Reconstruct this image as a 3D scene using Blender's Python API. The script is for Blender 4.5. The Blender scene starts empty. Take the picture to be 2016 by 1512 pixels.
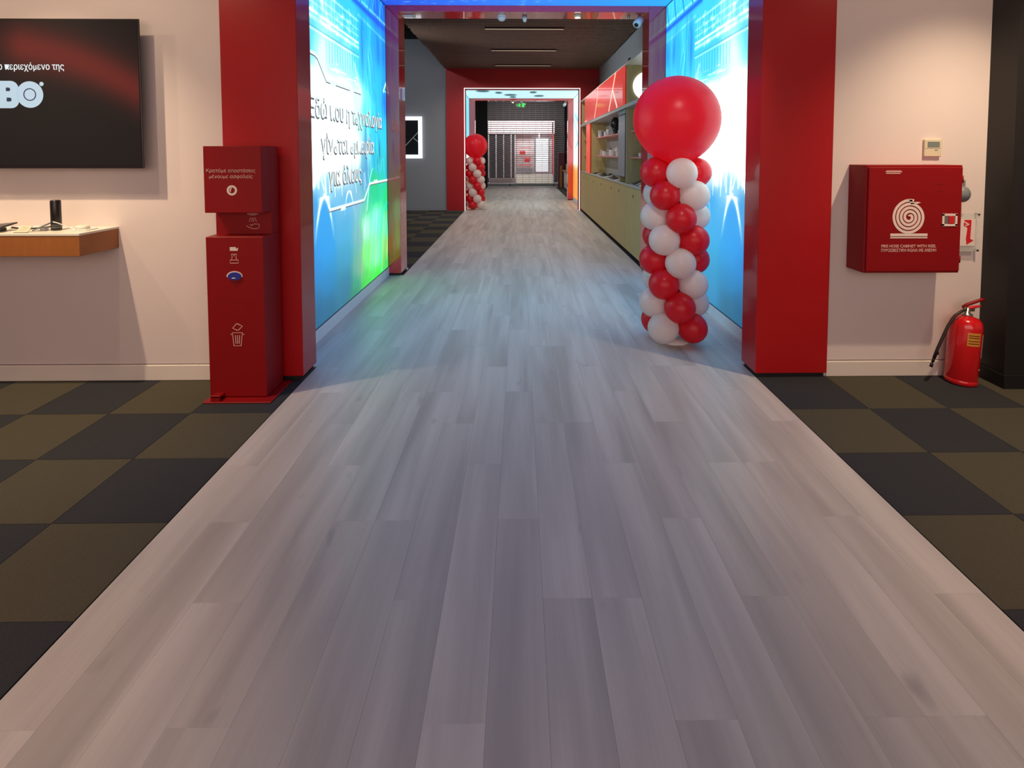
import bpy, bmesh, math, random
import numpy as np
from mathutils import Vector, Matrix, Quaternion
PI = math.pi
SC = bpy.context.scene
COL = SC.collection
random.seed(7)
rng = np.random.default_rng(5)

# ------------------------------------------------------------------ camera, world, lights, exposure
cd = bpy.data.cameras.new('camera'); cam = bpy.data.objects.new('camera', cd); COL.objects.link(cam)
cam.location = (0, 0, 1.602)
cam.rotation_euler = (PI/2 - 0.0513, 0, -0.0148)
cd.sensor_width = 36; cd.lens = 1073/2016*36
cd.shift_x = -(1039-1008)/2016; cd.shift_y = -(756-356)/2016
cd.clip_start = 0.05; cd.clip_end = 200
SC.camera = cam
SC.view_settings.view_transform = 'Standard'; SC.view_settings.look = 'None'
SC.view_settings.exposure = 0.0; SC.view_settings.gamma = 1.0
SC.view_settings.use_curve_mapping = False
w = bpy.data.worlds.new('world'); SC.world = w; w.use_nodes = True
w.node_tree.nodes['Background'].inputs[0].default_value = (0.5, 0.5, 0.55, 1)
w.node_tree.nodes['Background'].inputs[1].default_value = 0.05

def spot(loc, aim, watts, col, size=1.5, blend=0.6, r=0.03):
    l = bpy.data.lights.new('spot_light', 'SPOT'); l.energy = watts; l.color = col
    l.spot_size = size; l.spot_blend = blend; l.shadow_soft_size = r
    o = bpy.data.objects.new('spot_light', l); COL.objects.link(o); o.location = loc
    o.rotation_euler = (Vector(aim)-Vector(loc)).to_track_quat('-Z', 'Y').to_euler()
def area(loc, aim, sx, sy, watts, col, name='fill_area'):
    l = bpy.data.lights.new(name, 'AREA'); l.shape = 'RECTANGLE'; l.size = sx; l.size_y = sy
    l.energy = watts; l.color = col
    o = bpy.data.objects.new(name, l); COL.objects.link(o); o.location = loc
    o.rotation_euler = (Vector(aim)-Vector(loc)).to_track_quat('-Z', 'Y').to_euler()
WARM = (1.0, 0.76, 0.50)
# track spots of the near room
spot((-3.15, 2.72, 3.32), (-3.15, 3.45, 0), 290, WARM, 1.55, 1.0)
spot((-4.2, 2.5, 3.32), (-4.0, 3.8, 1.6), 45, WARM, 2.2, 0.9)
spot((-2.7, 2.6, 3.32), (-2.6, 3.8, 2.0), 34, WARM, 1.8, 1.0)
spot((3.03, 2.72, 3.32), (3.0, 3.45, 0), 240, WARM, 1.55, 1.0)
spot((3.0, 2.6, 3.32), (2.7, 3.7, 2.0), 13, WARM, 2.4, 1.0)
for (x, y, e) in ((-1.65, 0.8, 95), (1.95, 0.9, 75), (-1.7, 1.8, 34), (1.95, 1.8, 40), (-2.9, 1.6, 14), (3.0, 1.6, 18)):
    spot((x, y, 3.32), (x*0.97, y+0.25, 0), e*1.25, (1.0, 0.64, 0.38), 0.72, 1.0)
spot((0.9, 2.3, 3.32), (1.31, 4.5, 1.5), 85, (1.0, 0.86, 0.80), 0.62, 0.7)
spot((0.76, 7.22, 3.34), (0.76, 7.2, 0), 12, (1.0, 0.9, 0.75), 1.4, 0.8)
# unseen warm fill added behind the camera, and an added cool fill overhead
area((0, -3.3, 1.9), (0, 3.0, 1.7), 8.0, 2.4, 140, (1.0, 0.68, 0.55), 'rear_fill')
area((0, -1.6, 3.2), (0, 0.6, 0.0), 6.0, 2.5, 56, (0.80, 0.90, 1.0))
# unseen fill added in the middle and till rooms; lit mall outside last
for (x, y) in ((-0.9, 9.2), (0.9, 9.6), (-0.9, 11.4), (0.9, 11.8), (-0.9, 13.5), (0.9, 13.7)):
    spot((x, y, 3.85), (x, y+0.3, 0), 62, (1.0, 0.90, 0.78), 2.7, 0.6, 0.04)  # added fill spots; the raft has no such lamps
spot((-3.4, 10.6, 4.5), (-3.2, 15.0, 1.8), 170, (0.9, 0.95, 1.0), 1.7, 0.9, 0.1)  # unseen spot added to fill the grey wall
spot((-4.3, 9.8, 3.5), (2.2, 11.6, 3.55), 620, (0.92, 0.97, 1.0), 0.75, 1.0, 0.1)  # unseen spot added to brighten the grey bulkhead
area((0.3, 22.0, 3.9), (0.3, 23.5, 0), 3.0, 4.0, 110, (1.0, 0.94, 0.86))  # added fill over the till room, no fitting there
area((0.2, 27.2, 4.2), (0.2, 29.0, 1.6), 5.0, 1.6, 360, (1.0, 0.95, 0.94))

# ------------------------------------------------------------------ materials
def lin(c):
    return tuple(((v/255)/12.92 if v/255 <= 0.04045 else ((v/255+0.055)/1.055)**2.4) for v in c)
def mat(name, rgb, rough=0.5, metal=0.0, spec=0.5, coat=0.0, var=0.06, scale=6.0, bump=0.0, emit=None, es=0.0, trans=0.0, alpha=1.0, stretch=(1,1,1), coat_rough=0.05):
    m = bpy.data.materials.new(name); m.use_nodes = True
    nt = m.node_tree; N = nt.nodes; L = nt.links; p = N['Principled BSDF']
    tc = N.new('ShaderNodeTexCoord'); mp = N.new('ShaderNodeMapping'); mp.inputs['Scale'].default_value = stretch
    L.new(tc.outputs['Object'], mp.inputs['Vector'])
    nz = N.new('ShaderNodeTexNoise'); nz.inputs['Scale'].default_value = scale; nz.inputs['Detail'].default_value = 4
    L.new(mp.outputs[0], nz.inputs['Vector'])
    mx = N.new('ShaderNodeMix'); mx.data_type = 'RGBA'
    c = lin(rgb); mx.inputs[6].default_value = tuple(max(0, v*(1-var)) for v in c)+(1,); mx.inputs[7].default_value = tuple(min(1, v*(1+var)) for v in c)+(1,)
    L.new(nz.outputs['Fac'], mx.inputs[0]); L.new(mx.outputs[2], p.inputs['Base Color'])
    p.inputs['Roughness'].default_value = rough; p.inputs['Metallic'].default_value = metal
    p.inputs['Specular IOR Level'].default_value = spec; p.inputs['Coat Weight'].default_value = coat
    p.inputs['Coat Roughness'].default_value = coat_rough
    p.inputs['Transmission Weight'].default_value = trans; p.inputs['Alpha'].default_value = alpha
    if bump:
        b = N.new('ShaderNodeBump'); b.inputs['Strength'].default_value = bump; b.inputs['Distance'].default_value = 0.01
        L.new(nz.outputs['Fac'], b.inputs['Height']); L.new(b.outputs[0], p.inputs['Normal'])
    if emit is not None:
        p.inputs['Emission Color'].default_value = lin(emit)+(1,); p.inputs['Emission Strength'].default_value = es
    return m

RED = mat('red_gloss_lacquer', (172, 18, 24), 0.36, coat=0.6, spec=0.35, var=0.04, scale=2, coat_rough=0.08)
REDGLASS = mat('red_glass_cladding', (214, 26, 30), 0.2, coat=1.0, var=0.03, scale=2, coat_rough=0.04)
REDGLASS.node_tree.nodes['Principled BSDF'].inputs['Coat IOR'].default_value = 1.85
REDSAT = mat('red_powder_coat', (138, 9, 15), 0.45, spec=0.3, var=0.04, scale=3)
REDMATT = mat('red_wall_paint', (172, 17, 26), 0.55, var=0.05, scale=2)
WALL = mat('warm_white_wall_paint', (222, 208, 204), 0.75, var=0.03, scale=3, bump=0.03)
SKIRT = mat('white_skirting_paint', (224, 214, 205), 0.5, var=0.02)
GREYWALL = mat('grey_wall_paint', (140, 146, 154), 0.7, var=0.03, scale=2, bump=0.03)
BLACK = mat('black_paint', (26, 24, 24), 0.55, var=0.15, scale=4)
VOID = mat('black_ceiling_paint', (16, 17, 20), 0.8, var=0.2)
PLINTH = mat('black_plinth_laminate', (14, 14, 16), 0.6, var=0.2)
SLAB = mat('dark_screed', (30, 28, 27), 0.9, var=0.3)
NEARCEIL = mat('near_ceiling_paint', (120, 110, 105), 0.8, var=0.05)
PANEL_EDGE = mat('light_box_aluminium', (70, 85, 100), 0.4, metal=0.6)
KICK = mat('light_grey_kick_board', (236, 240, 242), 0.45, var=0.02)
SLATM = mat('brown_timber_slat', (98, 74, 60), 0.6, var=0.25, scale=5, stretch=(1, 8, 8))
WOOD = mat('oak_veneer', (190, 170, 116), 0.5, var=0.18, scale=5, stretch=(5, 5, 0.6))
WOODWARM = mat('warm_oak_shelf', (158, 96, 46), 0.45, var=0.22, scale=5, stretch=(6, 1, 1))
WHITEP = mat('white_plastic', (228, 228, 226), 0.4, var=0.02)
WHITETOP = mat('white_laminate', (226, 222, 208), 0.35, var=0.02)
GREYP = mat('grey_plastic', (120, 126, 130), 0.4, var=0.05)
CREAM = mat('cream_plastic', (214, 204, 176), 0.45, var=0.03)
LCD = mat('lcd_glass', (120, 132, 126), 0.2, var=0.05)
BLACKP = mat('black_plastic', (24, 20, 22), 0.3, var=0.15)
RUBBER = mat('black_rubber_hose', (44, 34, 28), 0.5, var=0.2)
CHROME = mat('brushed_metal', (190, 185, 175), 0.25, metal=0.9, var=0.1)
PINKWHITE = mat('pale_print_ink', (222, 176, 166), 0.6, var=0.05)
WHITEINK = mat('white_print_ink', (232, 212, 204), 0.6, var=0.03)
DARKINK = mat('dark_red_ink', (110, 16, 20), 0.6, var=0.05)
YELLOW = mat('yellow_label_paper', (216, 150, 50), 0.6, var=0.1, scale=20)
BLUEGLOVE = mat('blue_nitrile_glove', (40, 52, 150), 0.45, var=0.2, scale=30)
PALEGREY = mat('pale_grey_laminate', (178, 186, 186), 0.4, var=0.04)
ACRYL = mat('clear_acrylic', (225, 225, 220), 0.1, trans=0.0, alpha=0.35)
SIGNRED = mat('sign_red_ink', (205, 30, 36), 0.5)
SHUTTER = mat('galvanised_shutter_slat', (150, 138, 140), 0.45, metal=0.3, var=0.08)
LEDDIM = mat('dim_line_light_diffuser', (226, 205, 176), 0.5, emit=(214, 190, 160), es=0.35)  # faint glow put into the diffuser colour
LAMPON = mat('lit_spot_lens', (255, 240, 210), 0.4, emit=(255, 236, 200), es=3.0)
LITWHITE = mat('lit_white_panel', (240, 248, 250), 0.4, emit=(244, 250, 255), es=1.15)
LITPANEL = mat('lit_shop_front_panel', (236, 240, 246), 0.4, emit=(236, 242, 250), es=0.75)
EXITG = mat('green_exit_sign_lamp', (10, 120, 50), 0.4, emit=(0, 215, 60), es=1.2)
FASCIA = mat('red_glowing_fascia', (226, 70, 66), 0.25, coat=0.5, emit=(226, 80, 72), es=0.6, var=0.1, scale=1.2)  # emission lifts the red of the fascia
FASCIALINE = mat('pale_glowing_line', (250, 210, 190), 0.4, emit=(252, 212, 190), es=0.8)  # emission lifts the pale lines as well
REDPOST = mat('orange_red_glowing_post', (240, 80, 56), 0.3, emit=(236, 84, 60), es=0.5)  # emission put into the red of the post panel
PINKSHELF = mat('pink_acrylic_shelf', (210, 130, 130), 0.3, var=0.05)
DARKGLASS = mat('dark_glass', (34, 38, 44), 0.15, var=0.1)
STOREPINK = mat('pale_pink_shop_front', (226, 206, 208), 0.5, var=0.04)
MAROON = mat('maroon_panel', (92, 30, 42), 0.4)

def balloon_mat(name, rgb, tr):
    m = mat(name, rgb, 0.32, var=0.05, scale=4, spec=0.5)
    nt = m.node_tree; N = nt.nodes; p = N['Principled BSDF']; out = N['Material Output']
    t = N.new('ShaderNodeBsdfTranslucent'); t.inputs[0].default_value = lin(rgb)+(1,)
    mx = N.new('ShaderNodeMixShader'); mx.inputs[0].default_value = tr
    nt.links.new(p.outputs[0], mx.inputs[1]); nt.links.new(t.outputs[0], mx.inputs[2]); nt.links.new(mx.outputs[0], out.inputs[0])
    return m
BRED = balloon_mat('red_latex', (240, 40, 58), 0.45)
BWHITE = balloon_mat('white_latex', (250, 240, 236), 0.45)
BBIG = balloon_mat('stretched_red_latex', (252, 62, 84), 0.65)

def attr_emit(name, strength, base=0.02):
    m = bpy.data.materials.new(name); m.use_nodes = True; nt = m.node_tree; N = nt.nodes; p = N['Principled BSDF']
    a = N.new('ShaderNodeVertexColor'); a.layer_name = 'print'
    nt.links.new(a.outputs[0], p.inputs['Emission Color']); p.inputs['Emission Strength'].default_value = strength
    p.inputs['Base Color'].default_value = (.12, .13, .14, 1)
    nz = N.new('ShaderNodeTexNoise'); nz.inputs['Scale'].default_value = 900
    b = N.new('ShaderNodeBump'); b.inputs['Strength'].default_value = 0.02; nt.links.new(nz.outputs[0], b.inputs['Height']); nt.links.new(b.outputs[0], p.inputs['Normal'])
    p.inputs['Roughness'].default_value = 0.6; p.inputs['Specular IOR Level'].default_value = 0.2
    return m
BOXPRINT = attr_emit('backlit_fabric_print', 1.05)
CEILPRINT = attr_emit('backlit_ceiling_print', 1.35)
FARPRINT = attr_emit('far_backlit_print', 1.05)
SCREEN = attr_emit('television_screen', 0.8)
SCREEN.node_tree.nodes['Principled BSDF'].inputs['Base Color'].default_value = (.01, .01, .01, 1); SCREEN.node_tree.nodes['Principled BSDF'].inputs['Roughness'].default_value = .3

def floor_mat():
    m = bpy.data.materials.new('grey_oak_vinyl'); m.use_nodes = True; nt = m.node_tree; N = nt.nodes; L = nt.links; p = N['Principled BSDF']
    tc = N.new('ShaderNodeTexCoord'); oi = N.new('ShaderNodeObjectInfo'); ge = N.new('ShaderNodeNewGeometry')
    add = N.new('ShaderNodeMath'); add.operation = 'ADD'; L.new(oi.outputs['Random'], add.inputs[0]); L.new(ge.outputs['Random Per Island'], add.inputs[1])
    fr = N.new('ShaderNodeMath'); fr.operation = 'FRACT'; L.new(add.outputs[0], fr.inputs[0])
    mul = N.new('ShaderNodeMath'); mul.operation = 'MULTIPLY'; mul.inputs[1].default_value = 57.3; L.new(fr.outputs[0], mul.inputs[0])
    cx = N.new('ShaderNodeCombineXYZ')
    for i in range(3): L.new(mul.outputs[0], cx.inputs[i])
    va = N.new('ShaderNodeVectorMath'); va.operation = 'ADD'; L.new(tc.outputs['Object'], va.inputs[0]); L.new(cx.outputs[0], va.inputs[1])
    def noise(sc, scale, det, dist=0.0):
        mp = N.new('ShaderNodeMapping'); mp.inputs['Scale'].default_value = sc; L.new(va.outputs[0], mp.inputs['Vector'])
        n = N.new('ShaderNodeTexNoise'); n.inputs['Scale'].default_value = scale; n.inputs['Detail'].default_value = det; n.inputs['Distortion'].default_value = dist
        L.new(mp.outputs[0], n.inputs['Vector']); return n
    n1 = noise((7, 0.55, 1), 1.0, 2, 0.4)      # broad streaks
    n2 = noise((90, 3.0, 1), 1.0, 5, 0.3)     # fine grain
    n3 = noise((8, 4.0, 1), 1.0, 1.5)           # knots
    r1 = N.new('ShaderNodeValToRGB'); e = r1.color_ramp.elements
    e[0].position = 0.3; e[0].color = lin((170, 164, 160))+(1,); e[1].position = 0.7; e[1].color = lin((206, 200, 195))+(1,)
    L.new(n1.outputs[0], r1.inputs[0])
    r2 = N.new('ShaderNodeValToRGB'); e = r2.color_ramp.elements
    e[0].position = 0.35; e[0].color = (0.975, 0.975, 0.975, 1); e[1].position = 0.6; e[1].color = (1.02, 1.02, 1.02, 1)
    L.new(n2.outputs[0], r2.inputs[0])
    r3 = N.new('ShaderNodeValToRGB'); e = r3.color_ramp.elements
    e[0].position = 0.17; e[0].color = (0.68, 0.68, 0.72, 1); e[1].position = 0.29; e[1].color = (1, 1, 1, 1)
    L.new(n3.outputs[0], r3.inputs[0])
    tone = N.new('ShaderNodeMapRange'); tone.inputs[3].default_value = 0.985; tone.inputs[4].default_value = 1.02; L.new(fr.outputs[0], tone.inputs[0])
    def mulc(a, b):
        x = N.new('ShaderNodeMix'); x.data_type = 'RGBA'; x.blend_type = 'MULTIPLY'; x.inputs[0].default_value = 1
        L.new(a, x.inputs[6]); L.new(b, x.inputs[7]); return x.outputs[2]
    c = mulc(mulc(r1.outputs[0], r2.outputs[0]), r3.outputs[0])
    vm = N.new('ShaderNodeVectorMath'); vm.operation = 'SCALE'; L.new(c, vm.inputs[0]); L.new(tone.outputs[0], vm.inputs[3])
    L.new(vm.outputs[0], p.inputs['Base Color'])
    p.inputs['Roughness'].default_value = 0.42; p.inputs['Specular IOR Level'].default_value = 0.55
    b = N.new('ShaderNodeBump'); b.inputs['Strength'].default_value = 0.25; b.inputs['Distance'].default_value = 0.002
    L.new(n2.outputs[0], b.inputs['Height']); L.new(b.outputs[0], p.inputs['Normal'])
    return m
VINYL = floor_mat()
def carpet(name, rgb):
    m = mat(name, rgb, 0.95, var=0.35, scale=160, bump=0.5, spec=0.1, stretch=(1, 2.2, 1))
    return m
CARPETL = carpet('olive_grey_carpet', (84, 80, 68)); CARPETD = carpet('charcoal_carpet', (58, 59, 63))

# ------------------------------------------------------------------ mesh helpers
class MB:
    def __init__(s): s.v = []; s.f = []; s.sm = []
    def add(s, vs, fs, smooth=False):
        b = len(s.v); s.v += [tuple(v) for v in vs]; s.f += [tuple(i+b for i in f) for f in fs]; s.sm += [smooth]*len(fs); return s
    def box(s, x0, x1, y0, y1, z0, z1):
        vs = [(x, y, z) for z in (z0, z1) for y in (y0, y1) for x in (x0, x1)]
        return s.add(vs, [(0, 2, 3, 1), (4, 5, 7, 6), (0, 1, 5, 4), (2, 6, 7, 3), (0, 4, 6, 2), (1, 3, 7, 5)])
    def bbox(s, x0, x1, y0, y1, z0, z1, b=0.01, seg=2):
        """bevelled box"""
        bm = bmesh.new(); bmesh.ops.create_cube(bm, size=1)
        for v in bm.verts: v.co = Vector(((x0+x1)/2+v.co.x*(x1-x0), (y0+y1)/2+v.co.y*(y1-y0), (z0+z1)/2+v.co.z*(z1-z0)))
        bmesh.ops.bevel(bm, geom=bm.edges[:], offset=b, segments=seg, affect='EDGES', profile=0.5)
        bm.verts.index_update(); s.add([v.co[:] for v in bm.verts], [[v.index for v in f.verts] for f in bm.faces]); bm.free(); return s
    def prism(s, pts, axis, a, b):
        """2D outline (counter-clockwise or not) extruded along axis between a and b"""
        n = len(pts)
        def mk(p, t):
            return {'x': (t, p[0], p[1]), 'y': (p[0], t, p[1]), 'z': (p[0], p[1], t)}[axis]
        vs = [mk(p, a) for p in pts]+[mk(p, b) for p in pts]
        fs = [tuple(range(n))[::-1], tuple(range(n, 2*n))]+[(i, (i+1) % n, (i+1) % n+n, i+n) for i in range(n)]
        return s.add(vs, fs)
    def lathe(s, prof, origin=(0, 0, 0), n=24, axis=(0, 0, 1), smooth=True):
        q = Vector((0, 0, 1)).rotation_difference(Vector(axis)); o = Vector(origin); vs = []; m = len(prof)
        for r, z in prof:
            for k in range(n):
                a = 2*PI*k/n; vs.append(o+q @ Vector((r*math.cos(a), r*math.sin(a), z)))
        fs = [(j*n+k, j*n+(k+1) % n, (j+1)*n+(k+1) % n, (j+1)*n+k) for j in range(m-1) for k in range(n)]
        fs += [tuple(range(n))[::-1], tuple(range((m-1)*n, m*n))]
        return s.add(vs, fs, smooth)
    def cyl(s, p0, p1, r, n=16, r2=None, smooth=True):
        p0, p1 = Vector(p0), Vector(p1); d = p1-p0
        return s.lathe([(r, 0), (r if r2 is None else r2, d.length)], p0, n, d.normalized(), smooth)
    def sphere(s, c, r, n=20, m=12, sc=(1, 1, 1)):
        vs = []; fs = []
        for j in range(1, m):
            t = PI*j/m
            for k in range(n):
                a = 2*PI*k/n; vs.append((c[0]+r*sc[0]*math.sin(t)*math.cos(a), c[1]+r*sc[1]*math.sin(t)*math.sin(a), c[2]+r*sc[2]*math.cos(t)))
        vs += [(c[0], c[1], c[2]+r*sc[2]), (c[0], c[1], c[2]-r*sc[2])]; T = (m-1)*n
        for j in range(m-2):
            for k in range(n): fs.append((j*n+k, (j+1)*n+k, (j+1)*n+(k+1) % n, j*n+(k+1) % n))
        for k in range(n): fs.append((T, k, (k+1) % n)); fs.append((T+1, (m-2)*n+(k+1) % n, (m-2)*n+k))
        return s.add(vs, fs, True)
    def tube(s, pts, r, n=8):
        P = [Vector(p) for p in pts]; vs = []; up = Vector((0.123, 0.3, 1)).normalized()
        for i, p in enumerate(P):
            t = (P[min(i+1, len(P)-1)]-P[max(i-1, 0)]).normalized(); a = t.cross(up).normalized(); b = t.cross(a)
            rr = r[i] if isinstance(r, (list, tuple)) else r
            for k in range(n):
                g = 2*PI*k/n; vs.append(p+a*(rr*math.cos(g))+b*(rr*math.sin(g)))
        fs = [(j*n+k, j*n+(k+1) % n, (j+1)*n+(k+1) % n, (j+1)*n+k) for j in range(len(P)-1) for k in range(n)]
        fs += [tuple(range(n)), tuple(range((len(P)-1)*n, len(P)*n))]
        return s.add(vs, fs, True)
    def ribbon(s, pts, w, plane='y', at=0.0, t=0.0015, closed=False):
        """flat line of width w drawn through 2D points on the plane, with thickness t towards the viewer"""
        P = [Vector(p) for p in pts]; n = len(P); L = []; R = []
        for i in range(n):
            if closed: a, b = P[(i-1) % n], P[(i+1) % n]
            else: a, b = P[max(i-1, 0)], P[min(i+1, n-1)]
            d = (b-a).normalized(); nn = Vector((-d.y, d.x)); ww = w[i] if isinstance(w, (list, tuple)) else w
            L.append(P[i]+nn*ww/2); R.append(P[i]-nn*ww/2)
        rng_ = range(n if closed else n-1)
        def m3(p, o): return (p.x, at-o, p.y) if plane == 'y' else (at+o, p.x, p.y)
        vs = [m3(p, 0) for p in L]+[m3(p, 0) for p in R]+[m3(p, t) for p in L]+[m3(p, t) for p in R]
        fs = []
        for i in rng_:
            j = (i+1) % n
            fs += [(2*n+i, 2*n+j, 3*n+j, 3*n+i), (i, j, 2*n+j, 2*n+i), (n+i, 3*n+i, 3*n+j, n+j)]
        return s.add(vs, fs)
    def build(s, name, m, parent=None, recalc=True):
        me = bpy.data.meshes.new(name)
        xs = [v[0] for v in s.v]; ys = [v[1] for v in s.v]; zs = [v[2] for v in s.v]
        o3 = Vector(((min(xs)+max(xs))/2, (min(ys)+max(ys))/2, min(zs)))
        me.from_pydata([Vector(v)-o3 for v in s.v], [], s.f); me.polygons.foreach_set('use_smooth', s.sm)
        if recalc:
            bm = bmesh.new(); bm.from_mesh(me); bmesh.ops.recalc_face_normals(bm, faces=bm.faces); bm.to_mesh(bm and me); bm.free()
        me.materials.append(m); me.update()
        o = bpy.data.objects.new(name, me); COL.objects.link(o)
        put(o, o3, parent); return o
WORLD = {}
def put(o, loc, parent):
    loc = Vector(loc); WORLD[o.name] = loc
    if parent is not None: o.parent = parent; o.location = loc-WORLD[parent.name]
    else: o.location = loc
def tag(o, label=None, cat=None, group=None, kind=None):
    if label: o['label'] = label
    if cat: o['category'] = cat
    if group: o['group'] = group
    if kind: o['kind'] = kind
    return o
def thing(name, loc, label, cat, group=None, kind=None):
    o = bpy.data.objects.new(name, None); COL.objects.link(o); o.empty_display_size = 0.1; put(o, loc, None)
    return tag(o, label, cat, group, kind)
def copy_tree(o, parent=None, loc=None):
    c = o.copy(); COL.objects.link(c)
    if parent is not None: c.parent = parent
    if loc is not None: c.location = loc
    for ch in o.children: copy_tree(ch, c)
    return c
def box(name, m, x0, x1, y0, y1, z0, z1, parent=None, bev=0):
    b = MB()
    if bev: b.bbox(x0, x1, y0, y1, z0, z1, bev)
    else: b.box(x0, x1, y0, y1, z0, z1)
    return b.build(name, m, parent)
def struct(o, label, cat): return tag(o, label, cat, kind='structure')
def text(name, body, size, m, parent, org, xd, yd, extrude=0.001, offset=0.0, align='LEFT', sx=1.0):
    """lettering as a mesh; xd, yd: the reading direction and the up direction"""
    cu = bpy.data.curves.new('t', 'FONT'); cu.body = body; cu.size = size; cu.extrude = extrude; cu.offset = offset
    cu.align_x = align; cu.resolution_u = 4
    o = bpy.data.objects.new('t', cu); COL.objects.link(o)
    me = bpy.data.meshes.new_from_object(o.evaluated_get(bpy.context.evaluated_depsgraph_get()))
    bpy.data.objects.remove(o)
    X = Vector(xd)*sx; Y = Vector(yd); Z = Vector(xd).cross(Y); M = Matrix((X, Y, Z)).transposed()
    for v in me.vertices: v.co = M @ v.co
    me.materials.clear(); me.materials.append(m); me.name = name
    r = bpy.data.objects.new(name, me); COL.objects.link(r); put(r, org, parent); return r
FX, UP = (1, 0, 0), (0, 0, 1)

# key planes of the shop
W = 3.81                       # front wall
IL, IR, OL, OR_ = -1.525, 1.68, -2.045, 2.195
BL, BR = -1.72, 1.89           # light box faces
FE, FW = 1.687, -1.523         # edges of the plank path

# ------------------------------------------------------------------ floor
fl = box('floor', SLAB, -6, 6, -3.5, 34, -0.12, -0.012); struct(fl, 'shop floor with a grey plank path between checkered carpet tiles', 'floor')
NC = 18; PW = (FE-FW)/NC; PL = 1.28; gap = 0.0002
def plank_mesh(l):
    b = MB(); e = 0.0003; x = PW/2-gap; y = l/2-gap; t = 0.012
    vs = [(-x, -y, 0), (x, -y, 0), (x, y, 0), (-x, y, 0), (-x, -y, t-e), (x, -y, t-e), (x, y, t-e), (-x, y, t-e),
          (-x+e, -y+e, t), (x-e, -y+e, t), (x-e, y-e, t), (-x+e, y-e, t)]
    fs = [(0, 3, 2, 1), (8, 9, 10, 11)]+[(i, (i+1) % 4, 4+(i+1) % 4, 4+i) for i in range(4)]+[(4+i, 4+(i+1) % 4, 8+(i+1) % 4, 8+i) for i in range(4)]
    return b.add(vs, fs)
me0 = None; planks = []; order = [0, 1, 2]
for c in range(NC):
    y = -1.106+[0, 0.4267, 0.8533][(c*2+(c//5)) % 3]-1.28
    while y < 25.55:
        y1 = min(y+PL, 25.56); planks.append((c, y, y1)); y += PL
shown = sorted([p for p in planks if p[2] > 1.15], key=lambda p: p[1])[:290]
S = set(shown); rest = MB()
for (xa, xb) in ((BL, FW), (FE, BR)):
    for (ya, yb, st) in ((4.04, 7.10, PL), (15.15, 18.45, PL)):
        y = ya
        while y < yb-.01:
            y1 = min(y+(st*.6 if y == ya and xa < 0 else st), yb); g_ = .0004
            MB().box(xa+g_, xb-g_, y+g_, y1-g_, -0.012, 0).build('plank', VINYL, fl); y = y1
for (c, a, b_) in planks:
    cx = FW+PW*(c+0.5); cy = (a+b_)/2
    if (c, a, b_) in S:
        if abs(b_-a-PL) < 1e-6 and me0 is not None:
            o = bpy.data.objects.new('plank', me0); COL.objects.link(o); put(o, (cx, cy, -0.012), fl)
        else:
            pm = plank_mesh(b_-a); o = pm.build('plank', VINYL, fl); o.location = Vector((cx, cy, -0.012))-WORLD[fl.name]
            if abs(b_-a-PL) < 1e-6: me0 = o.data
    else:
        q = plank_mesh(b_-a); rest.add([(v[0]+cx, v[1]+cy, v[2]-0.012) for v in q.v], q.f)
tag(rest.build('plank_run', VINYL, fl), 'far planks of the path', kind='stuff')
ct = {}
def carpet_tile(x0, x1, y0, y1, dark):
    b = MB(); g = 0.0015; b.box(x0+g, x1-g, y0+g, y1-g, -0.012, -0.001)
    k = (round(x1-x0, 3), round(y1-y0, 3), dark)
    if k in ct:
        o = bpy.data.objects.new('carpet_tile', ct[k]); COL.objects.link(o); put(o, ((x0+x1)/2, (y0+y1)/2, -0.012), fl)
    else:
        o = b.build('carpet_tile', CARPETD if dark else CARPETL, fl); ct[k] = o.data
YS = 3.31
def carpet_field(side, n, ya, yb, xlim):
    j0 = math.floor((ya-YS)/0.5)
    for j in range(j0, int((yb-YS)/0.5)+2):
        y0, y1 = max(YS+0.5*j, ya), min(YS+0.5*(j+1), yb)
        if y1-y0 < 0.02: continue
        for i in range(n):
            if side > 0: x0 = FE+0.006+0.5*i; x1 = min(x0+0.5, xlim)
            else: x1 = FW-0.006-(0.5*i); x0 = max(x1-0.5, xlim)
            if x1-x0 < 0.02: continue
            carpet_tile(x0, x1, y0, y1, (i+j) % 2 == 0)
carpet_field(-1, 6, 0.81, 4.02, -5.4); carpet_field(1, 5, 0.81, 4.02, 4.2)
carpet_field(-1, 7, 7.48, 15.18, -5.4); carpet_field(1, 2, 18.8, 25.5, 2.35)
bx = MB().box(-5.4, FW-0.006, -3.4, 0.81, -0.012, -0.001).box(FE+0.006, 4.2, -3.4, 0.81, -0.012, -0.001).box(4.2, 5.9, -3.4, 4.0, -0.012, -0.001)
bx.build('carpet_strip', CARPETL, fl)
MB().box(1.694, 2.4, 7.1, 15.0, -0.012, -0.001).build('carpet_strip', CARPETD, fl)
box('mall_floor', mat('pale_mall_tiles', (200, 196, 194), 0.25, var=0.04), -5, 5, 25.62, 33, -0.02, 0.0, fl)

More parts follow.
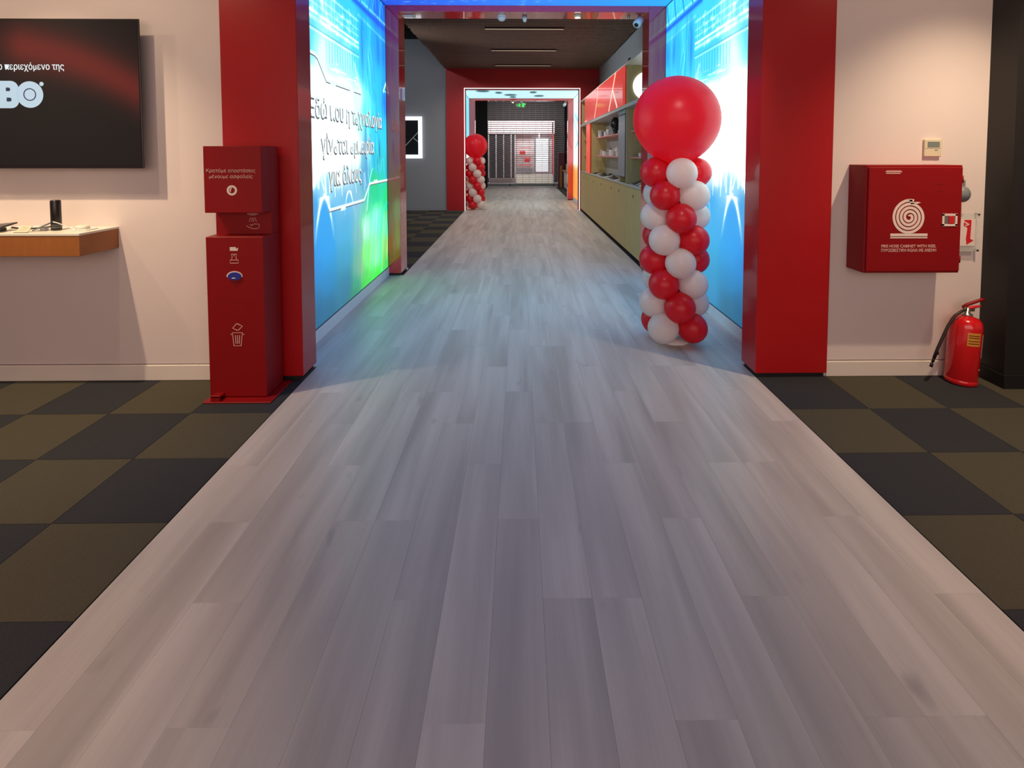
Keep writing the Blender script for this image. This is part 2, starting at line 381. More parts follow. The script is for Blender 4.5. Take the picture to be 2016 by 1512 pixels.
# ------------------------------------------------------------------ setting: near room
struct(box('wall_front', WALL, -5.4, OL+0.01, W, 4.02, 0, 3.45), 'warm white wall behind the television and shelf', 'wall')
struct(box('wall_front_right', WALL, OR_-0.01, 5.9, W, 4.02, 0, 3.45), 'warm white wall behind the red hose cabinet', 'wall')
for nm, a, b_, lb in (('baseboard_left', -5.4, OL+0.0, 'low pale skirting board under the wall shelf'), ('baseboard_right', OR_+0.0, 3.3, 'low pale skirting board beside the fire extinguisher')):
    bb = MB().bbox(a, b_, W-0.012, W, 0.002, 0.108, 0.002, 1).box(a, b_, W-0.004, W, 0.108, 0.113); struct(bb.build(nm, SKIRT), lb, 'skirting')
    struct(box('trim_groove', BLACK, a, b_, W-0.0015, W+0.001, 0.113, 0.1165), 'thin dark joint line above the '+('left' if a < 0 else 'right')+' skirting board', 'trim')
struct(box('wall_left', WALL, -5.5, -5.4, -3.5, 4.02, 0, 3.45), 'side wall of the near room, outside the frame on the left', 'wall')
struct(box('wall_right', WALL, 5.9, 6.0, -3.5, 4.02, 0, 3.45), 'side wall of the near room, outside the frame on the right', 'wall')
struct(box('wall_back', WALL, -5.5, 6.0, -3.6, -3.5, 0, 3.45), 'wall behind the camera', 'wall')
struct(box('ceiling', NEARCEIL, -5.5, 6.0, -3.6, 4.02, 3.45, 3.6), 'ceiling of the near room above the frame', 'ceiling')
# black column on the right
c = thing('column', (3.9, 3.7, 0), 'tall black column at the right edge beside the extinguisher', 'column', kind='structure')
b = MB().box(3.30, 4.3, 3.595, W, 0.09, 3.45); b.build('shaft', BLACK, c)
MB().box(3.285, 4.3, 3.575, W, 0, 0.09).build('plinth', PLINTH, c)

def portal_frame(label, yf, dep, zin, zout, il, ir, ol, orr, name, RED=RED):
    t = thing(name, ((il+ir)/2, yf, 0), label, 'door frame', kind='structure')
    for x0, x1 in ((ol, il), (ir, orr)):
        MB().bbox(x0, x1, yf, yf+dep, 0.03, zout, 0.003, 1).build('jamb', RED, t)
        MB().box(x0+0.02, x1-0.02, yf+0.015, yf+dep-0.01, 0, 0.03).build('plinth', PLINTH, t)
    MB().bbox(il, ir, yf, yf+dep, zin, zout, 0.003, 1).build('header', RED, t)
    return t
portal_frame('big glossy red door frame around the near passage', 3.79, 0.245, 3.40, 3.46, IL, IR, OL, OR_, 'trim_1')
portal_frame('slim glossy red frame at the far end of the near passage', 7.08, 0.37, 3.405, 3.485, -1.55, 1.665, BL-0.02, BR+0.01, 'trim_2', REDGLASS)
portal_frame('slim bright red frame at the end of the far passage', 18.42, 0.3, 3.355, 3.425, -1.505, 1.625, -1.70, 1.82, 'trim_3', REDGLASS)

# ------------------------------------------------------------------ light box art (printed picture, in metres along the wall and up)
ANCH = [(4.92,2.95,120,225,240),(4.90,2.50,150,235,245),(4.88,2.06,210,255,250),(4.85,1.61,225,255,252),(4.83,1.25,150,215,245),(4.82,1.02,60,170,230),(4.80,0.71,40,160,235),(4.79,0.44,40,140,200),(4.78,0.22,45,125,165),(4.61,2.62,100,220,240),(4.58,2.03,200,255,250),(4.55,1.48,220,255,252),(4.56,1.10,60,160,225),(4.56,0.67,40,130,200),(4.63,0.30,40,110,150),(5.49,3.11,50,210,250),(5.48,2.81,70,220,245),(5.46,2.56,140,232,240),(5.44,2.11,205,248,240),(5.41,1.61,212,250,248),(5.40,1.36,175,218,235),(5.39,1.11,110,190,232),(5.37,0.86,90,175,225),(5.36,0.61,80,165,210),(5.34,0.30,60,140,180),(5.89,2.69,60,220,250),(5.87,2.15,160,245,248),(5.84,1.61,190,240,245),(5.81,1.07,130,190,220),(5.79,0.69,150,180,190),(5.77,0.42,160,190,150),(5.67,0.17,60,170,120),(6.22,3.31,20,170,255),(6.20,2.97,25,200,255),(6.18,2.57,50,215,255),(6.15,2.06,90,235,250),(6.12,1.61,140,220,240),(6.11,1.32,90,175,215),(6.09,1.04,90,220,170),(6.08,0.76,130,255,170),(6.06,0.47,110,245,110),(6.04,0.13,70,220,70),(6.65,3.31,0,110,240),(6.63,2.94,10,170,250),(6.60,2.46,20,200,255),(6.57,1.91,25,215,250),(6.55,1.49,30,205,225),(6.53,1.18,10,220,150),(6.51,0.82,90,255,175),(6.49,0.39,100,255,140),(6.47,0.09,60,235,60),(7.29,3.54,0,70,215),(7.28,3.21,5,120,245),(7.25,2.81,20,160,250),(7.22,2.27,10,130,250),(7.20,1.81,30,215,250),(7.17,1.34,0,200,215),(7.16,1.08,0,230,120),(7.13,0.61,80,245,190),(7.12,0.41,150,225,110),(7.11,0.14,60,220,80),(4.2,2.9,100,220,245),(4.2,2.0,190,250,250),(4.2,1.3,180,235,250),(4.2,0.6,40,140,210),(4.2,0.2,40,110,160),(4.6,3.4,60,190,245),(5.3,3.5,40,180,250)]
def seg(Y, Z, p, q, wd):
    """soft line mask"""
    px, pz = p; dx, dz = q[0]-p[0], q[1]-p[1]; L2 = dx*dx+dz*dz
    t = np.clip(((Y-px)*dx+(Z-pz)*dz)/L2, 0, 1); d = np.hypot(Y-px-t*dx, Z-pz-t*dz)
    return np.exp(-(d/wd)**2*1.2)
def ell(Y, Z, c, ry, rz, soft=0.08):
    d = np.hypot((Y-c[0])/ry, (Z-c[1])/rz); return 1/(1+np.exp((d-1)/soft))
def art(Y, Z, right=False):
    num = np.zeros(Y.shape+(3,)); den = np.zeros(Y.shape)
    for (y, z, r, g, b) in ANCH:
        if right and y > 5.2: # the other copy is bluer towards its far end
            if z < 1.3: r, g, b = 60, 170, 235
            elif z > 2.4: r, g, b = 60, 215, 250
        wt = 1/(((Y-y)/0.9)**2+((Z-z)/0.75)**2+0.012)**2.2
        num += wt[..., None]*np.array([r, g, b]); den += wt
    C = num/den[..., None]
    def over(mask, col, k=1.0):
        nonlocal C; C = C*(1-mask[..., None]*k)+np.array(col)*(mask[..., None]*k)
    rr = np.random.default_rng(3)
    # roof girders and light beams
    over(seg(Y, Z, (5.7, 3.19), (7.4, 3.16), 0.035), (0, 80, 240), .9)
    over(seg(Y, Z, (5.6, 3.25), (7.4, 3.23), 0.018), (150, 245, 255), .8)
    over(seg(Y, Z, (5.9, 3.07), (7.4, 3.0), 0.018), (130, 240, 255), .7)
    for k in range(9):
        a = 6.0+0.16*k; over(seg(Y, Z, (a, 3.24), (a+0.1, 3.52), 0.02), (60, 220, 255) if k % 2 else (0, 90, 225), .7)
        over(seg(Y, Z, (a+0.1, 3.52), (a+0.18, 3.24), 0.014), (120, 240, 255), .5)
    for k in range(10):
        a = 5.9+rr.uniform(0, 1.4); h = rr.uniform(0.15, 0.45)
        over(ell(Y, Z, (a, 2.95-h*0.6), rr.uniform(.04, .1), h, .25), (0, 90, 240) if k % 2 else (20, 170, 255), .45)
    for k in range(26):
        a = rr.uniform(6.0, 7.3); z0 = rr.uniform(1.3, 2.9); l = rr.uniform(.25, .8); s = rr.uniform(-.25, .12)
        over(seg(Y, Z, (a, z0), (a+s, z0+l), rr.uniform(.008, .025)), (120, 245, 255) if k % 3 else (0, 120, 245), .4)
    over(seg(Y, Z, (7.22, 2.62), (6.95, 2.38), 0.03), (190, 255, 255), .9)
    over(seg(Y, Z, (7.22, 2.38), (6.95, 2.38), 0.012), (170, 250, 255), .8)
    # balconies
    for z, k_, wd in ((2.79, .75, .014), (2.74, .55, .022), (2.66, .45, .008), (2.64, .5, .01), (3.02, .5, .012), (2.93, .35, .01), (2.86, .4, .01)):
        m = seg(Y, Z, (3.9, z), (5.9, z-0.02), wd); over(m, (235, 255, 255) if z != 2.66 else (60, 150, 170), k_)
    for k in range(24):
        a = 4.1+0.075*k; over(seg(Y, Z, (a, 2.80), (a, 3.02), .006), (225, 250, 250) if k % 3 else (90, 200, 225), .5)
        if a > 4.85: over(seg(Y, Z, (a, 2.42), (a, 2.60), .010), (95, 190, 210), .45); over(seg(Y, Z, (a+.035, 2.42), (a+.035, 2.60), .006), (220, 250, 250), .4)
    for k in range(70):
        a = rr.uniform(4.1, 5.8); z = rr.uniform(2.66, 3.05); over(ell(Y, Z, (a, z), rr.uniform(.015, .05), rr.uniform(.01, .03), .3), (215, 255, 255) if k % 2 else (110, 215, 235), .5)
    for k in range(30):
        a = rr.uniform(4.9, 5.9); z = rr.uniform(2.2, 2.45); over(seg(Y, Z, (a, z), (a+rr.uniform(.05, .2), z), .007), (235, 255, 250) if k % 2 else (175, 228, 228), .5)
    over(ell(Y, Z, (4.78, 2.42), .16, .28, .2), (195, 250, 255), .45)
    over(seg(Y, Z, (5.75, 2.52), (5.95, 2.28), .03), (200, 250, 250), .5)
    # crowd: raised arms, hands, heads
    over(ell(Y, Z, (5.17, 1.47), .17, .20, .1), (226, 236, 222), .8)
    over(ell(Y, Z, (6.12, 1.55), .05, .40, .15), (60, 165, 215), .85)
    over(ell(Y, Z, (6.02, 1.38), .10, .30, .2), (90, 165, 205), .6)
    over(ell(Y, Z, (6.72, 1.62), .022, .14, .2), (0, 100, 130), .8)
    over(ell(Y, Z, (6.62, 1.45), .035, .12, .2), (0, 130, 150), .5)
    for k in range(46):
        a = rr.uniform(4.3, 7.3); z0 = rr.uniform(1.18, 1.42); l = rr.uniform(.08, .3)
        over(seg(Y, Z, (a, z0), (a+rr.uniform(-.05, .05), z0+l), rr.uniform(.008, .02)), (235, 255, 255) if a < 6.2 else (120, 240, 250), .6)
        over(seg(Y, Z, (a+.04, z0), (a+.05, z0+l*.8), .006), (120, 190, 225) if a < 6.2 else (0, 160, 190), .5)
    def arch(c, top, hw, low, wd, col_in, k_):
        z = np.maximum(top-Z, 0); half = hw*np.sqrt(np.clip(z/(top-low), 0, 1.2))
        ins = 1/(1+np.exp((np.abs(Y-c)-half)/0.012))*(Z < top)
        fade = np.clip((Z-(low-.55))/.5, 0, 1); over(ins*fade, col_in, k_)
        d = np.abs(np.abs(Y-c)-half)*np.clip(1.4*np.sqrt(np.clip(z/(top-low), 0.03, 1)), .3, 1)
        d = np.where(Z < top, d, np.hypot(Y-c, Z-top)); over(np.exp(-(d/wd)**2)*np.clip((Z-low+.02)/.25, 0, 1), (235, 255, 255), .9)
    arch(4.80, 1.22, .24, .80, .024, (40, 160, 240), .75)
    arch(5.50, 1.22, .17, .95, .010, (95, 180, 230), .3)
    if not right:
        g = 1/(1+np.exp((np.abs(Y-6.42)-.30*np.sqrt(np.clip((1.42-Z)/.5, 0, 1.4)))/.03))*(Z < 1.42); over(g*np.clip((Z-.9)/.3, 0, 1), (0, 210, 135), .85)
        d = np.abs((6.42-Y)-.30*np.sqrt(np.clip((1.42-Z)/.5, 0, 1.0))); over(np.exp(-(d/.018)**2)*(Z < 1.42)*(Z > .95), (200, 255, 250), .7)
        d = np.abs(np.hypot((Y-7.12)/.42, (Z-.45)/.52)-1); over(np.exp(-(d/.035)**2)*(Y < 7.12), (0, 240, 250), .6)
        for k, cc in enumerate([(210, 230, 60), (240, 160, 60), (60, 200, 60), (200, 240, 90), (40, 190, 110)]):
            over(seg(Y, Z, (6.75+.08*k, .15+.03*k), (6.9+.09*k, .85), .018), cc, .5)
        for k in range(16):
            a = 5.6+.07*k; over(seg(Y, Z, (a, .2), (a+.12+.1*(k % 3), 1.0), .02), [(190, 255, 120), (90, 240, 150), (160, 190, 200), (70, 235, 80)][k % 4], .3)
    for k in range(10):
        a = 4.3+.16*k; over(ell(Y, Z, (a, .55+.1*math.sin(k*2.1)), .12, .30, .35), (30, 130+6*k, 225-4*k), .3)
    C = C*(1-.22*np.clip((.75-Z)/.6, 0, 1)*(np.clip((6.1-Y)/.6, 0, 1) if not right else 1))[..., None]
    return np.clip(C, 0, 255)
def grid_panel(name, m, parent, n, k, posf, colf, T, hdr=2.3):
    """flat print as a fine grid; colours live on the vertices"""
    u, v = np.meshgrid(np.linspace(0, 1, n), np.linspace(0, 1, k)); P = posf(u, v).reshape(-1, 3); C = colf(u, v).reshape(-1, 3)
    i = np.arange(n*k).reshape(k, n); F = np.stack([i[:-1, :-1], i[:-1, 1:], i[1:, 1:], i[1:, :-1]], -1).reshape(-1, 4)
    if T: F = F[:, ::-1]
    o3 = P.mean(0); me = bpy.data.meshes.new(name); me.from_pydata((P-o3).tolist(), [], F.tolist())
    ca = me.color_attributes.new('print', 'FLOAT_COLOR', 'POINT')
    c = C/255; l = np.where(c <= .04045, c/12.92, ((c+.055)/1.055)**2.4); lum = (l@np.array([.2126, .7152, .0722]))[:, None]; k = np.clip((lum-.58)/.42, 0, 1); l = l*(1+hdr*k*k*(3-2*k)); l = np.concatenate([l, np.ones((len(l), 1))], 1)
    ca.data.foreach_set('color', l.astype(np.float32).ravel()); me.materials.append(m)
    o = bpy.data.objects.new(name, me); COL.objects.link(o); put(o, o3, parent); return o
Y0, Y1, Z0, Z1 = 4.035, 7.08, 0.118, 3.475
for side, X, lab in ((-1, BL, 'tall backlit concert picture with Greek lettering, left side of the passage'), (1, BR, 'tall backlit concert picture on the right, behind the balloon column')):
    t = thing('light_box', (X, (Y0+Y1)/2, 0), lab, 'light box')
    MB().box(*( (X-0.16, X-0.002) if side < 0 else (X+0.002, X+0.16)), Y0, Y1, 0.0, 3.482).build('housing', PANEL_EDGE, t)
    e = MB(); xx = (X-0.002, X+0.008) if side < 0 else (X-0.008, X+0.002)
    e.box(*xx, Y0, Y1, Z0-0.006, Z0); e.box(*xx, Y1-0.008, Y1, Z0, Z1); e.box(*xx, Y0, Y0+0.008, Z0, Z1); e.box(*xx, Y0, Y1, Z1, Z1+0.006); e.build('edge_profile', PANEL_EDGE, t)
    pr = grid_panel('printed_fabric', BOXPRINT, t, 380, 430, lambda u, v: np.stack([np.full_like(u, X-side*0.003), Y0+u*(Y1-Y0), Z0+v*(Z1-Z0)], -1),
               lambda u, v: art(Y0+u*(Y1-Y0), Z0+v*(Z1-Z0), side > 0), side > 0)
    kb = MB().bbox(*((X-0.001, X+0.012) if side < 0 else (X-0.012, X+0.001)), Y0, Y1, 0.0, 0.108, 0.002, 1)
    struct(kb.build('baseboard_passage_'+('left' if side < 0 else 'right'), KICK), 'pale kick board under the %s concert picture' % ('left' if side < 0 else 'right'), 'skirting')
    if side < 0:
        LW = mat('white_lit_lettering', (120, 125, 125), 0.5, emit=(240, 252, 251), es=0.95); LG = mat('grey_letter_outline', (60, 54, 56), 0.6, emit=(134, 122, 122), es=0.55)
        yd = (0, 1, 0)
        for ln, y_, z_, size, wd in (('Εδώ που η τεχνολογία', 4.48, 1.905, 0.235, 2.34), ('γίνεται εμπειρία', 4.74, 1.60, 0.235, 1.70), ('για όλους', 4.92, 1.305, 0.235, 1.0)):
            a = text('letter_outline', ln, size, LG, t, (X+0.006, y_-.002, z_-0.009), yd, UP, 0.0008, 0.008)
            cw = max(v.co.y for v in a.data.vertices); k = wd/cw
            for v in a.data.vertices: v.co.y *= k
            b2 = text('lettering', ln, size, LW, t, (X+0.0095, y_+0.002, z_), yd, UP, 0.0008, 0.0)
            for v in b2.data.vertices: v.co.y *= k
        c1 = [(4.05, 2.44), (4.62, 2.43), (4.70, 2.41), (4.90, 2.245), (5.45, 2.245), (5.95, 2.247)]
        c2 = [(4.90, 1.087), (5.98, 1.083), (6.02, 1.09), (6.22, 1.24), (6.27, 1.252), (7.06, 1.252)]
        for cpts in (c1, c2):
            MB().ribbon([(p[0], p[1]-0.008) for p in cpts], 0.030, 'x', X+0.004, 0.003).build('line_shadow', LG, t)
            MB().ribbon(cpts, 0.026, 'x', X+0.006, 0.004).build('circuit_line', LW, t)
        for (y_, z_) in ((4.99, 2.235), (5.55, 2.222), (5.22, 1.066), (6.42, 1.272)): MB().ribbon([(y_, z_), (y_+.02, z_-.006), (y_+.12, z_-.006), (y_+.14, z_)], .03, 'x', X+.006, .005).build('circuit_node', LW, t)
# passage ceiling, also backlit
def sky(u, v):
    x = u; C = np.zeros(u.shape+(3,)); rr = np.random.default_rng(9)
    a = np.array([20, 70, 200.]); b = np.array([30, 150, 255.]); C[:] = a+(b-a)*x[..., None]
    for k in range(420):
        cx, cy, r = rr.uniform(0, .62), rr.uniform(0, 1), rr.uniform(.002, .008); m = np.exp(-(((x-cx)/r)**2+((v-cy)/r)**2)); C = C*(1-m[..., None]*.6)+np.array([130, 190, 250])*(m[..., None]*.6)
    return C
t = thing('light_box', (0.1, 5.6, 3.476), 'blue backlit picture across the ceiling of the near passage', 'light box')
MB().box(BL-0.16, BR+0.16, 4.04, 7.07, 3.490, 3.60).build('housing', PANEL_EDGE, t)
grid_panel('printed_fabric', CEILPRINT, t, 200, 200, lambda u, v: np.stack([BL+0.01+u*(BR-BL-.02), 4.035+v*3.045, np.full_like(u, 3.484)], -1), sky, True)
fills = MB().box(-5.4, BL-0.16, 7.34, 7.44, 0, 4.95).box(BR+0.16, 2.6, 7.34, 7.44, 0, 4.95).box(BL-0.16, BR+0.16, 7.36, 7.44, 3.60, 4.95)
struct(fills.build('wall_passage_back', GREYWALL), 'grey back of the near passage, facing the middle room', 'wall')

# ------------------------------------------------------------------ middle room
struct(box('wall_grey', GREYWALL, -5.4, -2.03, 15.19, 15.4, 0.0, 4.72), 'grey wall beside the red wall at the end of the middle room', 'wall')
struct(box('baseboard_grey', GREYWALL, -5.4, -2.03, 15.178, 15.19, 0.0, 0.09), 'grey skirting along the grey wall', 'skirting')
rw = MB().box(-2.03, -1.515, 15.14, 15.55, 0, 3.93).box(1.66, 2.3, 15.14, 15.55, 0, 3.93).box(-1.515, 1.66, 15.14, 15.55, 3.37, 3.93)
struct(rw.build('wall_red', REDMATT), 'dark red wall around the opening of the far passage', 'wall')
struct(box('wall_shelving', GREYWALL, 2.32, 2.45, 7.44, 15.4, 0, 4.95), 'grey wall behind the oak shelving unit', 'wall')
struct(box('wall_bulkhead', GREYWALL, 2.2, 2.32, 7.44, 15.14, 3.0, 3.955), 'grey bulkhead above the oak shelving unit', 'wall')
struct(box('wall_dark', VOID, -5.5, -5.4, 7.3, 15.4, 0, 5.0), 'side wall of the middle room, hidden by the passage', 'wall')
struct(MB().box(-5.5, 2.6, 7.34, 15.4, 4.95, 5.05).box(-5.4, -2.03, 15.19, 15.42, 4.72, 4.95).build('ceiling_void', VOID), 'black open ceiling above the slatted raft', 'ceiling')
raft = thing('ceiling_raft', (0.08, 11.3, 3.9), 'brown slatted ceiling raft over the middle room', 'ceiling', kind='structure')
sm = None; y = 7.55
while y < 15.1:
    x1 = 2.16
    if sm is None: so = MB().box(-2.04, x1, y, y+0.078, 3.9, 3.955).build('slat', SLATM, raft); sm = so.data
    else:
        o = bpy.data.objects.new('slat', sm); COL.objects.link(o); put(o, ((x1-2.04)/2+random.uniform(-.012, .012), y+0.0425, 3.9), raft)
    y += 0.118
MB().box(-1.9, -1.84, 7.5, 15.1, 3.95, 4.0).box(1.9, 1.96, 7.5, 15.1, 3.95, 4.0).box(-1.98, 2.1, 7.5, 15.12, 4.0, 4.02).build('carrier', VOID, raft)
proto = None
for y_, lab in ((10.14, 'thin linear ceiling lamp nearest the near passage'), (12.25, 'thin linear ceiling lamp in the middle of the slatted raft'), (14.34, 'thin linear ceiling lamp nearest the red wall')):
    if proto is None:
        proto = thing('line_lamp', (0.09, y_, 3.9), lab, 'ceiling lamp', 'linear lamps in the slatted ceiling')
        MB().box(-0.64, 0.82, y_-0.028, y_+0.028, 3.872, 3.90).build('housing', BLACKP, proto); MB().box(-0.63, 0.81, y_-0.020, y_+0.020, 3.866, 3.872).build('diffuser', LEDDIM, proto)
    else:
        c = copy_tree(proto, None, (0.09, y_, 3.9)); c['label'] = lab
# framed lit picture on the grey wall
t = thing('framed_screen', (-3.2, 15.17, 1.45), 'dark wall screen in a bright white lit frame on the grey wall', 'screen')
fm = MB().box(-4.1, -2.70, 15.13, 15.19, 2.50, 2.60).box(-4.1, -2.70, 15.13, 15.19, 1.45, 1.55).box(-2.80, -2.70, 15.13, 15.19, 1.55, 2.50).box(-4.1, -4.0, 15.13, 15.19, 1.55, 2.50)
fm.build('frame', LITWHITE, t); MB().box(-4.0, -2.80, 15.16, 15.19, 1.55, 2.50).build('display_panel', DARKGLASS, t)
MB().ribbon([(-3.3, 1.65), (-2.80, 2.18)], .02, 'y', 15.158).ribbon([(-2.95, 2.02), (-2.80, 1.90)], .02, 'y', 15.158).build('line_print', PALEGREY, t)

# ------------------------------------------------------------------ shelving wall on the right
ys = [7.47, 8.62, 9.60, 10.60, 11.80, 12.95, 13.9, 14.95]; kn = [8.04, 9.21, 9.98, 11.24, 12.40, 13.53, 14.29]
ordn = ['nearest the near passage', 'second from the near passage', 'third from the near passage', 'fourth, in the middle of the run', 'third from the red wall', 'second from the red wall', 'nearest the red wall']
for i in range(7):
    a, b_ = ys[i], ys[i+1]
    t = thing('base_cabinet', (1.95, (a+b_)/2, 0), 'oak base cabinet with a dark finger hole, '+ordn[i], 'cabinet', 'oak base cabinets under the worktop')
    MB().box(1.70, 2.28, a+0.002, b_-0.002, 0.07, 1.085).build('body', WOOD, t)
    d = MB().bbox(1.682, 1.700, a+0.004, b_-0.004, 0.075, 1.083, 0.002, 1).build('door', WOOD, t)
    MB().lathe([(0.026, 0), (0.026, 0.002)], (1.682, kn[i], 0.955), 14, (-1, 0, 0), False).build('finger_hole', PLINTH, d)
    MB().box(1.74, 2.28, a+0.002, b_-0.002, 0.0, 0.07).build('plinth', PLINTH, t)
wt = tag(box('worktop', PALEGREY, 1.675, 2.30, 7.47, 14.95, 1.087, 1.107), 'long pale grey worktop running over the oak base cabinets', 'worktop')
t = thing('shelving_unit', (2.0, 11.2, 1.107), 'tall oak display shelving with a red fascia above the worktop', 'shelving')
for y_ in (7.47, 8.68, 13.78, 14.92): MB().box(1.70, 2.28, y_, y_+0.03, 1.108, 2.984).build('upright', WOOD, t)
for y_ in (9.33, 13.06): MB().box(1.72, 2.28, y_, y_+0.04, 1.108, 2.31).build('upright', WOOD, t)
MB().box(2.285, 2.30, 7.5, 14.95, 1.108, 2.984).build('back_panel', WOOD, t)
MB().box(2.07, 2.09, 9.375, 13.055, 1.109, 2.309).build('white_back_board', PALEGREY, t)
MB().bbox(1.665, 2.30, 7.47, 14.95, 2.31, 2.365, 0.003, 1).build('ledge_board', PALEGREY, t)
MB().box(1.67, 2.30, 7.47, 14.96, 2.985, 3.01).build('top_board', WHITETOP, t)
fb = MB().bbox(1.655, 1.70, 8.80, 13.9, 2.367, 2.984, 0.004, 1).build('fascia', FASCIA, t)
for pts in ([(9.45, 2.984), (9.75, 2.72), (10.15, 2.37)], [(9.75, 2.72), (9.28, 2.37)], [(11.7, 2.72), (12.1, 2.37)], [(11.6, 2.984), (11.7, 2.72)]):
    MB().ribbon([(p[0], p[1]) for p in pts], .045 if pts[0][0] < 11 else .03, 'x', 1.6555, -0.003).build('fascia_line', FASCIALINE, fb)
MB().lathe([(0.225, 0), (0.225, 0.02)], (2.02, 8.68, 2.66), 36, (0, -1, 0), False).build('round_lamp', LITWHITE, t)
mp_ = MB().box(1.69, 1.715, 8.73, 9.33, 1.2, 2.30).build('mirror_panel', mat('grey_mirror', (160, 168, 176), 0.25, metal=0.1), t)
MB().box(1.686, 1.69, 8.72, 9.34, 2.22, 2.24).box(1.686, 1.69, 8.72, 9.34, 1.2, 1.215).box(1.686, 1.69, 8.72, 8.735, 1.2, 2.24).build('mirror_edge', BLACKP, mp_)
MB().box(1.68, 1.70, 13.10, 13.78, 1.107, 2.31).build('red_post', REDPOST, t)
for (a, b_) in ((7.52, 8.66), (9.75, 12.9), (13.85, 14.9)):
    for z_ in (1.515, 1.93): MB().bbox(1.76, 2.068 if a == 9.75 else 2.28, a, b_, z_, z_+0.022, 0.003, 1).build('shelf', PINKSHELF, t)
# goods on the shelves
def phone(x, y_, z_, lab, grp, m=BLACKP, tilt=0.9):
    t = thing('display_phone', (x, y_, z_), lab, 'phone', grp)
    MB().cyl((x, y_, z_), (x, y_, z_+0.05), 0.03, 10, 0.015).build('stand', WHITEP, t)
    p = MB().bbox(-.037, .037, -.004, .004, 0, .15, .003, 1); q = Matrix.Rotation(tilt-PI/2, 3, 'X')
    vs = [Matrix.Rotation(-PI/2, 3, 'Z') @ (q @ Vector(v)) for v in p.v]; p.v = [(v.x+x, v.y+y_, v.z+z_+.045) for v in vs]; p.build('body', m, t); return t
where = {1.537: 'lower pink shelf', 1.952: 'upper pink shelf'}
PW_ = 'demo phone on a white stand on the '
k = 0
for z_, yy in ((1.537, (9.95, 10.35, 10.75, 11.15, 11.6)), (1.952, (11.9, 12.3, 12.65, 10.25))):
    for i, y_ in enumerate(yy):
        if i % 2 == 0:
            g = MB().lathe([(0.035, 0), (0.045, 0.01), (0.045, 0.15), (0.03, 0.165)], (1.93, y_, z_), 14)
            tag(g.build('speaker', WHITEP if i < 4 else GREYP), 'small pale cylindrical speaker on the %s of the middle bay, %s' % (where[z_], ['nearest us', 'second', 'in the centre', 'fourth', 'farthest back'][i]), 'speaker', 'goods on the pink shelves')
        else: phone(1.93, y_, z_, PW_+where[z_]+' of the middle bay, %s' % ('nearer' if i == 1 else 'farther'), 'goods on the pink shelves', WHITEP, 1.2)
for i, y_ in enumerate((10.15, 10.55, 10.95, 11.38, 11.85, 12.2)):
    g = MB().bbox(1.80, 1.86, y_-.035, y_+.035, 1.537, 1.537+.07+.03*(i % 3), .006)
    tag(g.build('gadget_box', (WHITEP, PALEGREY)[i % 2]), 'small %s box at the front edge of the lower pink shelf, %s' % (('white', 'pale grey')[i % 2], ['nearest us', 'second', 'third', 'fourth', 'fifth', 'farthest back'][i]), 'box', 'boxes on the lower pink shelf')
for i, y_ in enumerate((11.6, 12.05, 12.45)):
    tag(MB().bbox(1.80, 1.85, y_-.04, y_+.04, 1.952, 2.05+.03*i, .006).build('gadget_box', (WHITEP, GREYP, WHITEP)[i]), 'small %s box at the front of the upper pink shelf, %s' % (('white', 'grey', 'white')[i], ('beside the head', 'in the middle', 'farthest back')[i]), 'box', 'boxes on the upper pink shelf')
# dark head with headphones on the upper shelf
t = thing('mannequin_bust', (1.93, 11.0, 1.952), 'black mannequin head wearing headphones on the upper pink shelf', 'mannequin head')
MB().lathe([(0.085, 0), (0.075, 0.015), (0.05, 0.05), (0.052, 0.10), (0.075, 0.135)], (1.93, 11.0, 1.952), 18).sphere((1.93, 11.0, 2.185), .115, 20, 14, (.82, 1.0, 1.15)).sphere((1.85, 10.97, 2.15), .03, 10, 8).build('head', BLACKP, t)
MB().tube([(1.93, 11.0+0.115*math.cos(a), 2.19+0.145*math.sin(a)) for a in [PI*k/12 for k in range(13)]], .010).cyl((1.93, 10.87, 2.17), (1.93, 10.90, 2.17), .045, 14).cyl((1.93, 11.10, 2.17), (1.93, 11.13, 2.17), .045, 14).build('headphones', PLINTH, t)
for z_, q in ((1.952, 'upper'), (1.537, 'lower')):
    t = thing('headphones', (1.83, 9.62, z_-.12), 'black headphones hanging at the %s shelf end beside the mirror panel' % q, 'headphones')
    MB().tube([(1.83, 9.62+.075*math.cos(a), z_+.02+.09*math.sin(a)) for a in [PI*k/10 for k in range(11)]], .009).build('band', BLACKP, t)
    MB().cyl((1.83, 9.54, z_-.02), (1.83, 9.57, z_-.02), .042, 12).cyl((1.83, 9.67, z_-.02), (1.83, 9.70, z_-.02), .042, 12).build('ear_cup', BLACKP, t)
for i, y_ in enumerate((7.72, 7.92)): phone(1.92, y_, 1.537, PW_+'lower shelf of the near bay, '+('nearer' if i == 0 else 'farther'), 'phones in the near bay', WHITEP, 1.35)
for i, y_ in enumerate((8.2, 8.42)): tag(MB().bbox(1.86, 1.94, y_, y_+.09, 1.537, 1.60, .006).build('charger_box', WHITEP), 'small white box on the lower shelf of the near bay, '+('nearer' if i == 0 else 'farther'), 'box', 'boxes in the near bay')
for z_, q in ((1.537, 'lower'), (1.952, 'upper')): tag(MB().lathe([(.04, 0), (.05, .02), (.035, .09), (.02, .11)], (1.84, 14.3, z_), 14).build('speaker', WHITEP), 'white rounded gadget on the %s shelf of the far bay' % q, 'speaker')
tag(MB().prism([(1.78, 2.365), (2.1, 2.365), (2.0, 2.72)], 'y', 14.1, 14.5).build('leaflet_stand', PALEGREY), 'pale blue leaflet stand in the top niche of the far bay', 'stand')
